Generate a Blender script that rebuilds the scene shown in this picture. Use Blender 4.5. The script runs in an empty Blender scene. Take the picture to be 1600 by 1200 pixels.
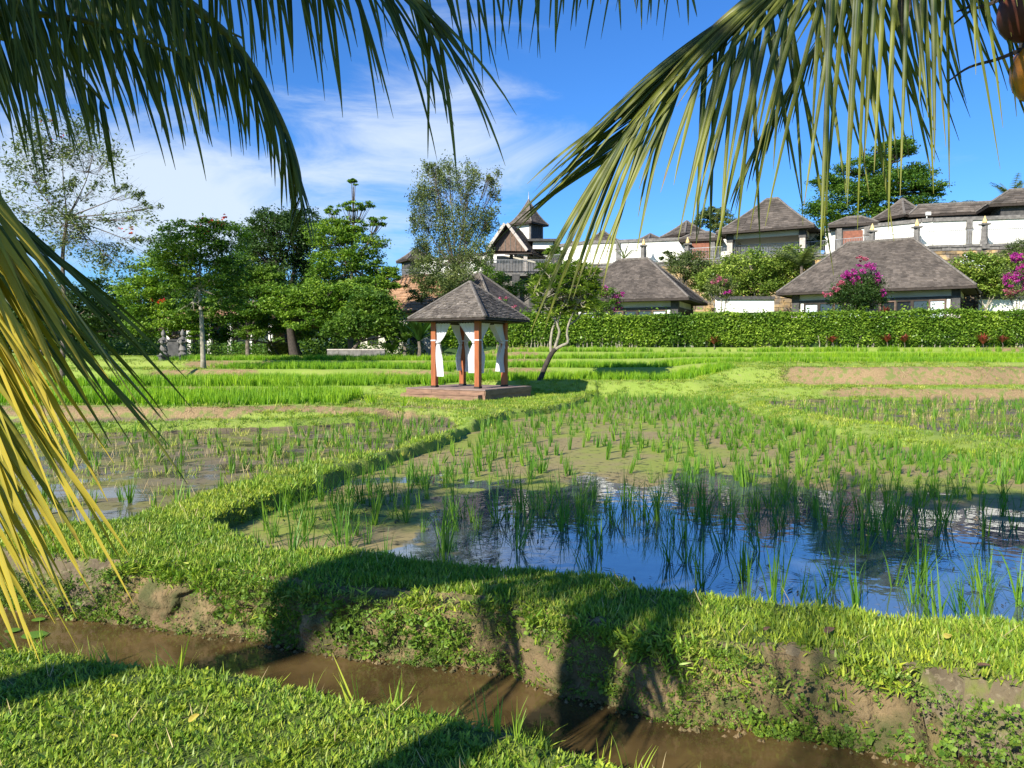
import bpy, math, random
import numpy as np
from mathutils import Vector, Matrix
random.seed(7); RNG = np.random.default_rng(7)
SC = bpy.context.scene
COL = SC.collection
R = math.radians
# ------------------------------------------------------------------ camera, sky, sun, exposure
CZ = 1.75
PITCH = R(2.44)
cam = bpy.data.cameras.new('camera'); camo = bpy.data.objects.new('camera', cam); COL.objects.link(camo)
camo.location = (0, 0, CZ); camo.rotation_euler = (R(90) - PITCH, 0, 0)
cam.sensor_width = 36; cam.lens = 27.45; cam.clip_start = .05; cam.clip_end = 3000
SC.camera = camo
SC.view_settings.view_transform = 'Standard'; SC.view_settings.look = 'None'
SC.view_settings.gamma = 1; SC.view_settings.use_curve_mapping = False
SC.view_settings.exposure = 0.85
SUN_EL, SUN_HEAD = 30.0, 36.0          # elevation, and compass heading the light travels towards (from +Y to +X)
sun = bpy.data.lights.new('sun', 'SUN'); suno = bpy.data.objects.new('sun', sun); COL.objects.link(suno)
sun.energy = 4.8; sun.angle = R(.5); sun.color = (1, .95, .84)
Ld = Vector((math.sin(R(SUN_HEAD)) * math.cos(R(SUN_EL)), math.cos(R(SUN_HEAD)) * math.cos(R(SUN_EL)), -math.sin(R(SUN_EL))))
suno.rotation_euler = Ld.to_track_quat('-Z', 'Y').to_euler(); suno.location = (-20, -20, 30)
W = bpy.data.worlds.new('World'); SC.world = W; W.use_nodes = True
def N(nt, t, **k):
    n = nt.nodes.new(t)
    for a, b in k.items():
        if a in n.inputs.keys() if isinstance(a, str) and a[0].isupper() else False: n.inputs[a].default_value = b
        else: setattr(n, a, b)
    return n
def world():
    nt = W.node_tree; nt.nodes.clear(); L = nt.links.new
    out = N(nt, 'ShaderNodeOutputWorld'); bg = N(nt, 'ShaderNodeBackground'); bg.inputs[1].default_value = .106
    sky = N(nt, 'ShaderNodeTexSky', sky_type='NISHITA', sun_disc=False, sun_elevation=R(SUN_EL), sun_rotation=R(180 + SUN_HEAD))
    sky.air_density = 1.0; sky.dust_density = .35; sky.ozone_density = 3.2
    tc = N(nt, 'ShaderNodeTexCoord')
    # saturate slightly (phone camera blue)
    hs = N(nt, 'ShaderNodeHueSaturation'); hs.inputs['Saturation'].default_value = 1.16; hs.inputs['Value'].default_value = 1.0
    L(sky.outputs[0], hs.inputs['Color'])
    tint = N(nt, 'ShaderNodeMixRGB', blend_type='MULTIPLY'); tint.inputs[0].default_value = 1; tint.inputs[2].default_value = (.42, .68, 1.0, 1); L(hs.outputs[0], tint.inputs[1])
    mp = N(nt, 'ShaderNodeMapping'); mp.inputs['Scale'].default_value = (1.6, 1.6, 5.2); mp.inputs['Rotation'].default_value = (0, R(14), R(10))
    L(tc.outputs['Generated'], mp.inputs[0])
    n1 = N(nt, 'ShaderNodeTexNoise'); n1.inputs['Scale'].default_value = 2.3; n1.inputs['Detail'].default_value = 9; n1.inputs['Roughness'].default_value = .62; n1.inputs['Distortion'].default_value = .9
    L(mp.outputs[0], n1.inputs['Vector'])
    acc = None
    def lobe(c, s, amp):
        nonlocal acc
        sb = N(nt, 'ShaderNodeVectorMath', operation='SUBTRACT'); sb.inputs[1].default_value = c; L(tc.outputs['Generated'], sb.inputs[0])
        sm = N(nt, 'ShaderNodeVectorMath', operation='MULTIPLY'); sm.inputs[1].default_value = s; L(sb.outputs[0], sm.inputs[0])
        ln = N(nt, 'ShaderNodeVectorMath', operation='LENGTH'); L(sm.outputs[0], ln.inputs[0])
        mr = N(nt, 'ShaderNodeMapRange', interpolation_type='SMOOTHSTEP'); mr.inputs[1].default_value = 0; mr.inputs[2].default_value = 1; mr.inputs[3].default_value = amp; mr.inputs[4].default_value = 0
        L(ln.outputs[1], mr.inputs[0])
        if acc is None: acc = mr.outputs[0]
        else:
            a = N(nt, 'ShaderNodeMath', operation='ADD'); L(acc, a.inputs[0]); L(mr.outputs[0], a.inputs[1]); acc = a.outputs[0]
    def d(px, py):
        v = Vector(((px - 800) / 1220, 1, (548 - py) / 1220)); v.normalize(); return tuple(v)
    lobe(d(720, 240), (3.6, 3, 9), .40); lobe(d(640, 110), (3.6, 3, 6), .24); lobe(d(300, 320), (3.2, 2, 8), .36); lobe(d(100, 260), (3, 2, 4.5), .34)
    lobe(d(1450, 190), (4, 3, 7), .10); lobe(d(620, 370), (5, 3, 14), .2)
    lobe((-.75, .1, .35), (1.4, 1.4, 3), .22); lobe((.2, -.8, .45), (1.3, 1.5, 3), .2); lobe((.85, .1, .3), (1.6, 1.6, 4), .14)
    ad = N(nt, 'ShaderNodeMath', operation='ADD'); L(n1.outputs[0], ad.inputs[0]); L(acc, ad.inputs[1])
    rp = N(nt, 'ShaderNodeMapRange', interpolation_type='SMOOTHSTEP'); rp.inputs[1].default_value = .60; rp.inputs[2].default_value = 1.08; rp.inputs[3].default_value = 0; rp.inputs[4].default_value = .85
    L(ad.outputs[0], rp.inputs[0])
    mx = N(nt, 'ShaderNodeMixRGB'); mx.inputs[2].default_value = (4.3, 4.9, 5.5, 1)
    L(rp.outputs[0], mx.inputs[0]); L(tint.outputs[0], mx.inputs[1]); L(mx.outputs[0], bg.inputs[0]); L(bg.outputs[0], out.inputs[0])
world()
# ------------------------------------------------------------------ pixel helpers (photograph 1600 x 1200 -> world)
def at(px, py, D):
    u = (px - 800) / 1220; v = (600 - py) / 1220
    y = math.cos(PITCH) + math.sin(PITCH) * v; z = -math.sin(PITCH) + math.cos(PITCH) * v
    return Vector((u / y * D, D, CZ + z / y * D))
def on(px, py, z):
    p = at(px, py, 1.0); k = (z - CZ) / (p.z - CZ)
    return Vector((p.x * k, k, z))
# ------------------------------------------------------------------ materials
def mat(name, col, col2=None, rough=.8, ns=5, nd=4, amt=1.0, lo=.35, hi=.65, isl=0, obr=0, bump=0, bs=40, tr=0, spec=.3, metal=0, big=0, bigs=.25, hue=0, vstretch=None, coat=0):
    m = bpy.data.materials.new(name); m.use_nodes = True; nt = m.node_tree; nt.nodes.clear(); L = nt.links.new
    out = N(nt, 'ShaderNodeOutputMaterial'); p = N(nt, 'ShaderNodeBsdfPrincipled')
    p.inputs['Roughness'].default_value = rough; p.inputs['Specular IOR Level'].default_value = spec; p.inputs['Metallic'].default_value = metal
    geo = N(nt, 'ShaderNodeNewGeometry'); vec = geo.outputs['Position']
    if vstretch:
        vm = N(nt, 'ShaderNodeVectorMath', operation='MULTIPLY'); vm.inputs[1].default_value = vstretch; L(vec, vm.inputs[0]); vec = vm.outputs[0]
    n1 = N(nt, 'ShaderNodeTexNoise'); n1.inputs['Scale'].default_value = ns; n1.inputs['Detail'].default_value = nd; L(vec, n1.inputs['Vector'])
    mr = N(nt, 'ShaderNodeMapRange'); mr.inputs[1].default_value = lo; mr.inputs[2].default_value = hi; mr.inputs[3].default_value = 0; mr.inputs[4].default_value = amt
    L(n1.outputs[0], mr.inputs[0])
    col2 = col2 or tuple(c * .6 for c in col)
    mx = N(nt, 'ShaderNodeMixRGB'); mx.inputs[1].default_value = (*col, 1); mx.inputs[2].default_value = (*col2, 1); L(mr.outputs[0], mx.inputs[0])
    c = mx.outputs[0]
    def vary(src, amt, c, huea=0):
        h = N(nt, 'ShaderNodeHueSaturation'); r = N(nt, 'ShaderNodeMapRange'); r.inputs[3].default_value = 1 - amt; r.inputs[4].default_value = 1 + amt
        L(src, r.inputs[0]); L(r.outputs[0], h.inputs['Value']); L(c, h.inputs['Color'])
        if huea:
            r2 = N(nt, 'ShaderNodeMapRange'); r2.inputs[3].default_value = .5 + huea; r2.inputs[4].default_value = .5 - huea; L(src, r2.inputs[0]); L(r2.outputs[0], h.inputs['Hue'])
        return h.outputs[0]
    if isl: c = vary(geo.outputs['Random Per Island'], isl, c, hue)
    if obr:
        oi = N(nt, 'ShaderNodeObjectInfo'); c = vary(oi.outputs['Random'], obr, c, hue)
    if big:
        n2 = N(nt, 'ShaderNodeTexNoise'); n2.inputs['Scale'].default_value = bigs; n2.inputs['Detail'].default_value = 3; L(geo.outputs['Position'], n2.inputs['Vector'])
        r = N(nt, 'ShaderNodeMapRange'); r.inputs[1].default_value = .3; r.inputs[2].default_value = .7; L(n2.outputs[0], r.inputs[0]); c = vary(r.outputs[0], big, c, hue)
    L(c, p.inputs['Base Color'])
    if bump:
        nb = N(nt, 'ShaderNodeTexNoise'); nb.inputs['Scale'].default_value = bs; nb.inputs['Detail'].default_value = 5; L(vec, nb.inputs['Vector'])
        b = N(nt, 'ShaderNodeBump'); b.inputs['Strength'].default_value = bump; b.inputs['Distance'].default_value = .02; L(nb.outputs[0], b.inputs['Height']); L(b.outputs[0], p.inputs['Normal'])
    if tr:
        t = N(nt, 'ShaderNodeBsdfTranslucent'); h = N(nt, 'ShaderNodeMixRGB', blend_type='MULTIPLY'); h.inputs[0].default_value = 1; h.inputs[2].default_value = (1.0, 1.15, .5, 1) if tr > 0 else (1, 1, 1, 1)
        L(c, h.inputs[1]); L(h.outputs[0], t.inputs[0])
        s = N(nt, 'ShaderNodeMixShader'); s.inputs[0].default_value = abs(tr); L(p.outputs[0], s.inputs[1]); L(t.outputs[0], s.inputs[2]); L(s.outputs[0], out.inputs[0])
    else: L(p.outputs[0], out.inputs[0])
    m.use_backface_culling = False
    return m
M = {}
M['shingle'] = mat('grey_shingle', (.13, .106, .086), (.078, .064, .052), rough=.9, ns=1.3, isl=.3, bump=.4, bs=60, big=.15)
M['shingle_gazebo'] = mat('weathered_shingle', (.20, .17, .14), (.115, .096, .08), rough=.9, ns=2.5, isl=.35, bump=.5, bs=70)
M['ridge'] = mat('ridge_cap', (.19, .165, .14), (.11, .095, .08), rough=.9, ns=6, isl=.15, bump=.4)
M['ridge_dark'] = mat('ridge_dark', (.06, .055, .05), rough=.9)
M['wood_dark'] = mat('dark_timber', (.045, .032, .024), rough=.7)
M['post'] = mat('orange_timber', (.36, .105, .03), (.24, .07, .022), rough=.55, ns=4, vstretch=(6, 6, .6), bump=.15, spec=.4)
M['deck'] = mat('deck_timber', (.28, .165, .105), (.18, .105, .068), rough=.75, ns=3, isl=.16, vstretch=(1, 1, 5), bump=.2)
M['deck_top'] = mat('deck_top', (.30, .21, .17), (.2, .14, .12), rough=.8, ns=3, isl=.12)
M['cloth'] = mat('white_cloth', (.82, .82, .84), (.76, .76, .79), rough=.9, ns=3, tr=-.3)
M['white'] = mat('white_plaster', (.80, .77, .69), (.70, .67, .60), rough=.9, ns=.7, nd=6, lo=.42, hi=.8, bump=.1)
M['cream'] = mat('cream_plaster', (.55, .52, .43), (.45, .42, .35), rough=.9, ns=1)
M['stone_dark'] = mat('dark_stone', (.09, .085, .08), (.05, .048, .046), rough=.85, ns=5, bump=.4)
M['stone_grey'] = mat('grey_stone', (.2, .185, .165), (.11, .10, .09), rough=.85, ns=4, bump=.4, isl=.2)
M['stone_pale'] = mat('pale_stone', (.5, .44, .38), (.36, .31, .27), rough=.85, ns=6, bump=.3)
M['stone_wall'] = mat('yellow_rubble', (.40, .27, .12), (.16, .13, .10), rough=.9, ns=1.5, isl=.4, bump=.5, lo=.4, hi=.6)
M['glass'] = mat('window_glass', (.02, .025, .03), rough=.04, spec=.9, ns=.5)
M['drape'] = mat('window_drape', (.62, .66, .70), (.45, .5, .55), rough=.8, ns=9, vstretch=(3, 3, .1))
M['door'] = mat('orange_door', (.27, .09, .045), rough=.6)
M['rail'] = mat('grey_metal', (.3, .3, .3), rough=.5, metal=.3)
M['finial'] = mat('yellow_stone', (.75, .55, .22), (.6, .42, .2), rough=.7)
M['thatch'] = mat('alang_thatch', (.42, .25, .145), (.29, .165, .09), rough=1, ns=10, vstretch=(1, 1, .3), bump=.6, bs=25, isl=.2)
M['brick'] = mat('brown_gable', (.17, .11, .08), (.11, .075, .055), rough=.9, ns=5, isl=.2)
M['bark'] = mat('grey_bark', (.20, .16, .12), (.09, .07, .055), rough=.95, ns=9, bump=.6)
M['bark_pale'] = mat('pale_bark', (.36, .32, .24), (.22, .195, .145), rough=.95, ns=8, bump=.4)
M['bark_dark'] = mat('dark_bark', (.07, .055, .045), (.04, .032, .026), rough=.95, ns=9, bump=.6)
def leafm(n, c, c2, v=.45, tr=.33, big=.3, bigs=.5, rough=.5): return mat(n, c, c2, rough=rough, ns=.8, isl=v, tr=tr, big=big, bigs=bigs, hue=.018, spec=.35)
M['leaf_mid'] = leafm('leaf_mid', (.12, .22, .025), (.075, .155, .02))
M['leaf_light'] = leafm('leaf_light', (.20, .32, .03), (.13, .24, .025))
M['leaf_dark'] = leafm('leaf_dark', (.055, .11, .022), (.04, .085, .018))
M['leaf_olive'] = leafm('leaf_olive', (.17, .21, .06), (.11, .155, .045))
M['leaf_grey'] = leafm('leaf_grey', (.17, .215, .065), (.11, .15, .05))
M['leaf_hedge'] = leafm('leaf_hedge', (.21, .33, .035), (.13, .24, .028), big=.4, bigs=.35, rough=.35)
M['leaf_plum'] = leafm('leaf_plum', (.26, .35, .06), (.17, .26, .04), rough=.35)
M['leaf_yellow'] = leafm('leaf_yellow', (.34, .32, .05), (.24, .26, .04))
M['leaf_banana'] = leafm('leaf_banana', (.045, .11, .018), (.03, .075, .015), rough=.35)
M['pink'] = leafm('pink_bract', (.62, .06, .36), (.45, .05, .30), v=.35, tr=-.35, big=0)
M['pink_pale'] = leafm('pink_pale', (.62, .17, .22), (.5, .14, .2), v=.35, tr=-.35, big=0)
M['red'] = leafm('red_flower', (.7, .06, .02), (.5, .04, .02), v=.3, tr=-.2, big=0)
M['croton'] = leafm('croton_leaf', (.28, .06, .03), (.12, .04, .02), v=.5, tr=.2, big=0)
M['grass'] = mat('lawn_blade', (.32, .43, .045), (.20, .32, .03), rough=.45, ns=1.2, isl=.35, obr=.14, tr=.35, hue=.02, spec=.35, big=.12, bigs=.8)
M['grass_dry'] = mat('dry_grass_blade', (.38, .40, .08), (.27, .34, .05), rough=.6, ns=.9, isl=.35, obr=.15, tr=.3, hue=.015)
M['rice'] = mat('rice_blade', (.17, .32, .03), (.11, .25, .025), rough=.45, ns=.6, isl=.3, obr=.15, tr=.4, hue=.015, big=.12, bigs=.3)
M['rice_crop'] = mat('rice_crop_blade', (.27, .45, .02), (.18, .35, .018), rough=.5, ns=.5, isl=.25, obr=.15, tr=.4, hue=.012, big=.12, bigs=.25)
M['straw'] = mat('dry_straw', (.42, .33, .17), (.28, .21, .10), rough=.9, ns=3, isl=.3, obr=.2)
M['debris'] = mat('wet_debris', (.045, .04, .022), (.08, .09, .02), rough=.6, ns=2, isl=.5)
M['weed'] = mat('bank_weed', (.17, .28, .03), (.10, .18, .025), rough=.5, ns=6, isl=.35, tr=.3, hue=.02)
# ------------------------------------------------------------------ object helpers
WLOC = {}
def link(o, parent=None):
    COL.objects.link(o)
    if parent is not None: o.parent = parent
    return o
def tag(o, label=None, cat=None, group=None, kind=None):
    if label: o['label'] = label
    if cat: o['category'] = cat
    if group: o['group'] = group
    if kind: o['kind'] = kind
    return o
def thing(name, label, cat, loc, group=None):
    o = bpy.data.objects.new(name, None); o.location = loc; o.empty_display_size = .2; link(o)
    WLOC[o.name] = Vector(loc); return tag(o, label, cat, group)
def mesh_np(name, V, F, m, smooth=False):
    """V (n,3); F (k,3|4) int array or list of lists"""
    me = bpy.data.meshes.new(name)
    V = np.asarray(V, dtype=np.float32)
    if isinstance(F, np.ndarray):
        k, s = F.shape
        me.vertices.add(len(V)); me.vertices.foreach_set('co', V.ravel())
        me.loops.add(k * s); me.loops.foreach_set('vertex_index', F.astype(np.int32).ravel())
        me.polygons.add(k); me.polygons.foreach_set('loop_start', np.arange(0, k * s, s, dtype=np.int32))
        try: me.polygons.foreach_set('loop_total', np.full(k, s, dtype=np.int32))
        except Exception: pass
        me.update(calc_edges=True)
    else:
        me.from_pydata([tuple(map(float, v)) for v in V], [], F); me.update()
    if smooth: me.polygons.foreach_set('use_smooth', [True] * len(me.polygons))
    if m is not None: me.materials.append(m)
    return me
def ob(name, V, F, m, parent=None, smooth=False, loc=None, kind=None, label=None):
    """one mesh object from WORLD coordinates"""
    V = np.asarray(V, dtype=np.float64).reshape(-1, 3)
    if parent is not None:
        root = WLOC[parent.name]; o = bpy.data.objects.new(name, mesh_np(name, V - np.array(root), F, m, smooth)); link(o, parent); WLOC[o.name] = root
    else:
        loc = Vector(loc) if loc is not None else Vector((float(V[:, 0].mean()), float(V[:, 1].mean()), float(V[:, 2].min())))
        o = bpy.data.objects.new(name, mesh_np(name, V - np.array(loc), F, m, smooth)); o.location = loc; link(o); WLOC[o.name] = loc
    if kind: o['kind'] = kind
    if label: o['label'] = label
    return o
class MB:
    def __init__(s): s.v = []; s.f = []
    def q(s, *ps):
        i = len(s.v); s.v += [tuple(p) for p in ps]; s.f.append(list(range(i, i + len(ps))))
    def box(s, o, a, b, c):
        """o corner, a,b,c edge vectors"""
        o, a, b, c = map(Vector, (o, a, b, c)); i = len(s.v)
        s.v += [tuple(p) for p in (o, o + a, o + a + b, o + b, o + c, o + a + c, o + a + b + c, o + b + c)]
        fs = [[0, 3, 2, 1], [4, 5, 6, 7], [0, 1, 5, 4], [1, 2, 6, 5], [2, 3, 7, 6], [3, 0, 4, 7]]
        if a.cross(b).dot(c) < 0: fs = [f[::-1] for f in fs]
        s.f += [[k + i for k in f] for f in fs]
    def cbox(s, c, x, y, z, rz=0):
        c = Vector(c); ca, sa = math.cos(rz), math.sin(rz); a = Vector((ca, sa, 0)) * x; b = Vector((-sa, ca, 0)) * y
        s.box(c - a / 2 - b / 2, a, b, (0, 0, z))
    def tube(s, pts, rad, n=6, cap=True):
        pts = [Vector(p) for p in pts]; k = len(pts); i0 = len(s.v); prev = None
        for j, p in enumerate(pts):
            t = (pts[min(j + 1, k - 1)] - pts[max(j - 1, 0)]);
            if t.length < 1e-9: t = Vector((0, 0, 1))
            t.normalize()
            if prev is None: prev = t.orthogonal().normalized()
            s1 = (prev - t * prev.dot(t));
            s1 = s1.normalized() if s1.length > 1e-6 else t.orthogonal().normalized()
            prev = s1; s2 = t.cross(s1); r = rad[j] if hasattr(rad, '__len__') else rad
            for m_ in range(n):
                a = 2 * math.pi * m_ / n; s.v.append(tuple(p + s1 * (r * math.cos(a)) + s2 * (r * math.sin(a))))
        for j in range(k - 1):
            for m_ in range(n):
                a = i0 + j * n + m_; b = i0 + j * n + (m_ + 1) % n; s.f.append([a, b, b + n, a + n])
        if cap: s.f.append([i0 + m_ for m_ in range(n)][::-1]); s.f.append([i0 + (k - 1) * n + m_ for m_ in range(n)])
    def lathe(s, c, prof, n=12):
        c = Vector(c); i0 = len(s.v)
        for r, z in prof:
            for m_ in range(n):
                a = 2 * math.pi * m_ / n; s.v.append((c.x + r * math.cos(a), c.y + r * math.sin(a), c.z + z))
        for j in range(len(prof) - 1):
            for m_ in range(n):
                a = i0 + j * n + m_; b = i0 + j * n + (m_ + 1) % n; s.f.append([a, b, b + n, a + n])
        s.f.append([i0 + (len(prof) - 1) * n + m_ for m_ in range(n)]); s.f.append([i0 + m_ for m_ in range(n)][::-1])
    def ob(s, name, m, parent=None, **k): return ob(name, s.v, s.f, m, parent, **k)
def lerp(a, b, t): return a + (b - a) * t
def catmull(P, n):
    P = [Vector(p) for p in P]; P = [P[0] * 2 - P[1]] + P + [P[-1] * 2 - P[-2]]; out = []
    for i in range(1, len(P) - 2):
        for j in range(n):
            t = j / n; p0, p1, p2, p3 = P[i - 1:i + 3]
            out.append(.5 * ((2 * p1) + (p2 - p0) * t + (2 * p0 - 5 * p1 + 4 * p2 - p3) * t * t + (3 * p1 - p0 - 3 * p2 + p3) * t ** 3))
    out.append(P[-2]); return out
# numpy value noise (terrain and masks)
def _h(ix, iy, s):
    n = (ix * 374761393 + iy * 668265263 + s * 974711) & 0x7fffffff
    n = ((n ^ (n >> 13)) * 1274126177) & 0x7fffffff
    return ((n ^ (n >> 16)) & 0xffff) / 65535.0
def vnoise(x, y, s=0):
    x = np.asarray(x, float); y = np.asarray(y, float); ix = np.floor(x).astype(np.int64); iy = np.floor(y).astype(np.int64); fx = x - ix; fy = y - iy
    fx = fx * fx * (3 - 2 * fx); fy = fy * fy * (3 - 2 * fy)
    return (_h(ix, iy, s) * (1 - fx) + _h(ix + 1, iy, s) * fx) * (1 - fy) + (_h(ix, iy + 1, s) * (1 - fx) + _h(ix + 1, iy + 1, s) * fx) * fy
def fbm(x, y, s=0, o=4):
    t = 0; a = .5; n = 0
    for k in range(o): t = t + a * vnoise(x * 2 ** k, y * 2 ** k, s + k * 17); n += a; a *= .5
    return t / n
def sstep(a, b, x): t = np.clip((x - a) / (b - a), 0, 1); return t * t * (3 - 2 * t)
# ------------------------------------------------------------------ terrain
E1 = [(-30, 14.5), (-14, 8.8), (-7, 6.1), (-3.03, 4.62), (-1.6, 4.30), (-.31, 3.8), (.54, 3.28), (1.3, 2.75), (2.2, 2.1), (4, .6), (9, -4), (30, -24)]
_w = [(0, 952), (100, 970), (215, 982), (280, 995), (370, 1001), (475, 1022), (565, 1035), (700, 1050), (795, 1058), (875, 1095), (950, 1110), (1040, 1137), (1145, 1150), (1235, 1162), (1325, 1175), (1400, 1195)]
E2 = [(-30, 16.2), (-14, 10.2), (-7, 7.4)] + [tuple(on(a, b, -.2)[:2]) for a, b in _w] + [(2.6, 3.3), (4.2, 2.2), (9, -2), (30, -22)]
_l = [(0, 893), (75, 898), (230, 888), (300, 895), (370, 908), (480, 925), (560, 940), (640, 942), (720, 950), (800, 953), (850, 968), (925, 992), (1050, 1006), (1100, 1017), (1200, 1037), (1300, 1050), (1400, 1055), (1475, 1083), (1600, 1108)]
LIP = [(-30, 16.5), (-14, 10.4), (-7, 7.5)] + [tuple(on(a, b, .2)[:2]) for a, b in _l] + [(2.7, 3.12), (4.4, 2.3), (9, -1.9), (30, -21.8)]
E1, E2, LIP = (np.array(sorted(e)) for e in (E1, E2, LIP))
def mono(E, x): return np.interp(x, E[:, 0], E[:, 1])
POND = [on(a, b - (2 if a < 500 else 15), .23) for a, b in ((338, 806), (380, 832), (430, 850), (520, 862), (620, 878), (720, 884), (860, 897), (960, 908), (1060, 927), (1150, 940), (1250, 947), (1350, 956), (1450, 966), (1600, 976))]
POND = [(p.x, p.y) for p in POND] + [(5, 3.1), (9.5, 1.6), (12, 5), (10.6, 8.2), (8.9, 11.0), (7.75, 12.2), (7.3, 13.3), (6.9, 14.4), (6.5, 17), (6.4, 20), (6.9, 23), (7.2, 27.5), (6.4, 29.2), (3.2, 29.3), (2.6, 27.6), (1.9, 23.9), (.8, 21.2), (-.35, 19.3), (-.75, 17), (-1.2, 14.5), (-1.55, 12.95), (-1.9, 11.5), (-2.2, 10.6), (-2.4, 9.2), (-2.72, 8.2)]
LPAD = [(-4.35, 6.75), (-3.8, 7.3), (-3.5, 8.2), (-3.4, 9.1), (-3.1, 9.9), (-2.95, 10.9), (-2.45, 11.8), (-1.98, 12.6), (-1.5, 14.5), (-1.1, 17.0), (-1.6, 19.5), (-3.0, 19.2), (-5, 17.3), (-9, 16.0), (-16, 14.9), (-24, 14.5), (-24, 13.6), (-14, 11.4), (-9, 9.2), (-6, 7.6)]
LSTRIP = [(-24, 15.4), (-16, 15.7), (-9, 16.8), (-5.2, 18.0), (-4.2, 19.2), (-9, 19.3), (-16, 18.9), (-24, 18.5)]
RPAD = [(7.4, 19.6), (8.2, 15.8), (8.9, 13.8), (10.2, 12), (13, 11), (26, 11), (26, 25.6), (14, 26), (9.4, 26.2), (7.9, 24.6)]
POND, LPAD, LSTRIP, RPAD = (np.array(p, float) for p in (POND, LPAD, LSTRIP, RPAD))
def sdf(P, x, y):
    """signed distance, positive inside"""
    d = np.full(x.shape, 1e9); ins = np.zeros(x.shape, bool); n = len(P)
    for i in range(n):
        x0, y0 = P[i]; x1, y1 = P[(i + 1) % n]; ex, ey = x1 - x0, y1 - y0
        t = np.clip(((x - x0) * ex + (y - y0) * ey) / (ex * ex + ey * ey), 0, 1)
        d = np.minimum(d, (x - x0 - t * ex) ** 2 + (y - y0 - t * ey) ** 2)
        c = (y0 > y) != (y1 > y); ins ^= c & (x < (ex) * (y - y0) / (ey if ey else 1e-9) + x0)
    d = np.sqrt(d); return np.where(ins, d, -d)
def steps(y, tab, wob, w=.35):
    z = np.full(y.shape, tab[0][1], float)
    for (y0, z0), (y1, z1) in zip(tab, tab[1:]): z = z + (z1 - z0) * sstep(-w, w, y - y1 - wob)
    return z
TL = [(0, .2), (19.5, .27), (26.2, .45), (34, .85), (40, 1.15), (44, 1.32), (60, 1.5)]
TC = [(0, .2), (29.9, .52), (35.2, .9), (39.6, 1.25), (43, 1.6), (44.6, 1.85)]
TR = [(0, .2), (26.4, .42), (30.4, 1.02), (35.2, 1.12), (39.6, 1.32), (43, 1.6), (44.6, 1.85)]
def wall_y(x): return np.interp(x, [-40, -13.3, 6.3, 16, 25.7, 32, 38.7, 80], [108, 90, 73.4, 70.7, 66, 60.6, 59, 52])
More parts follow.
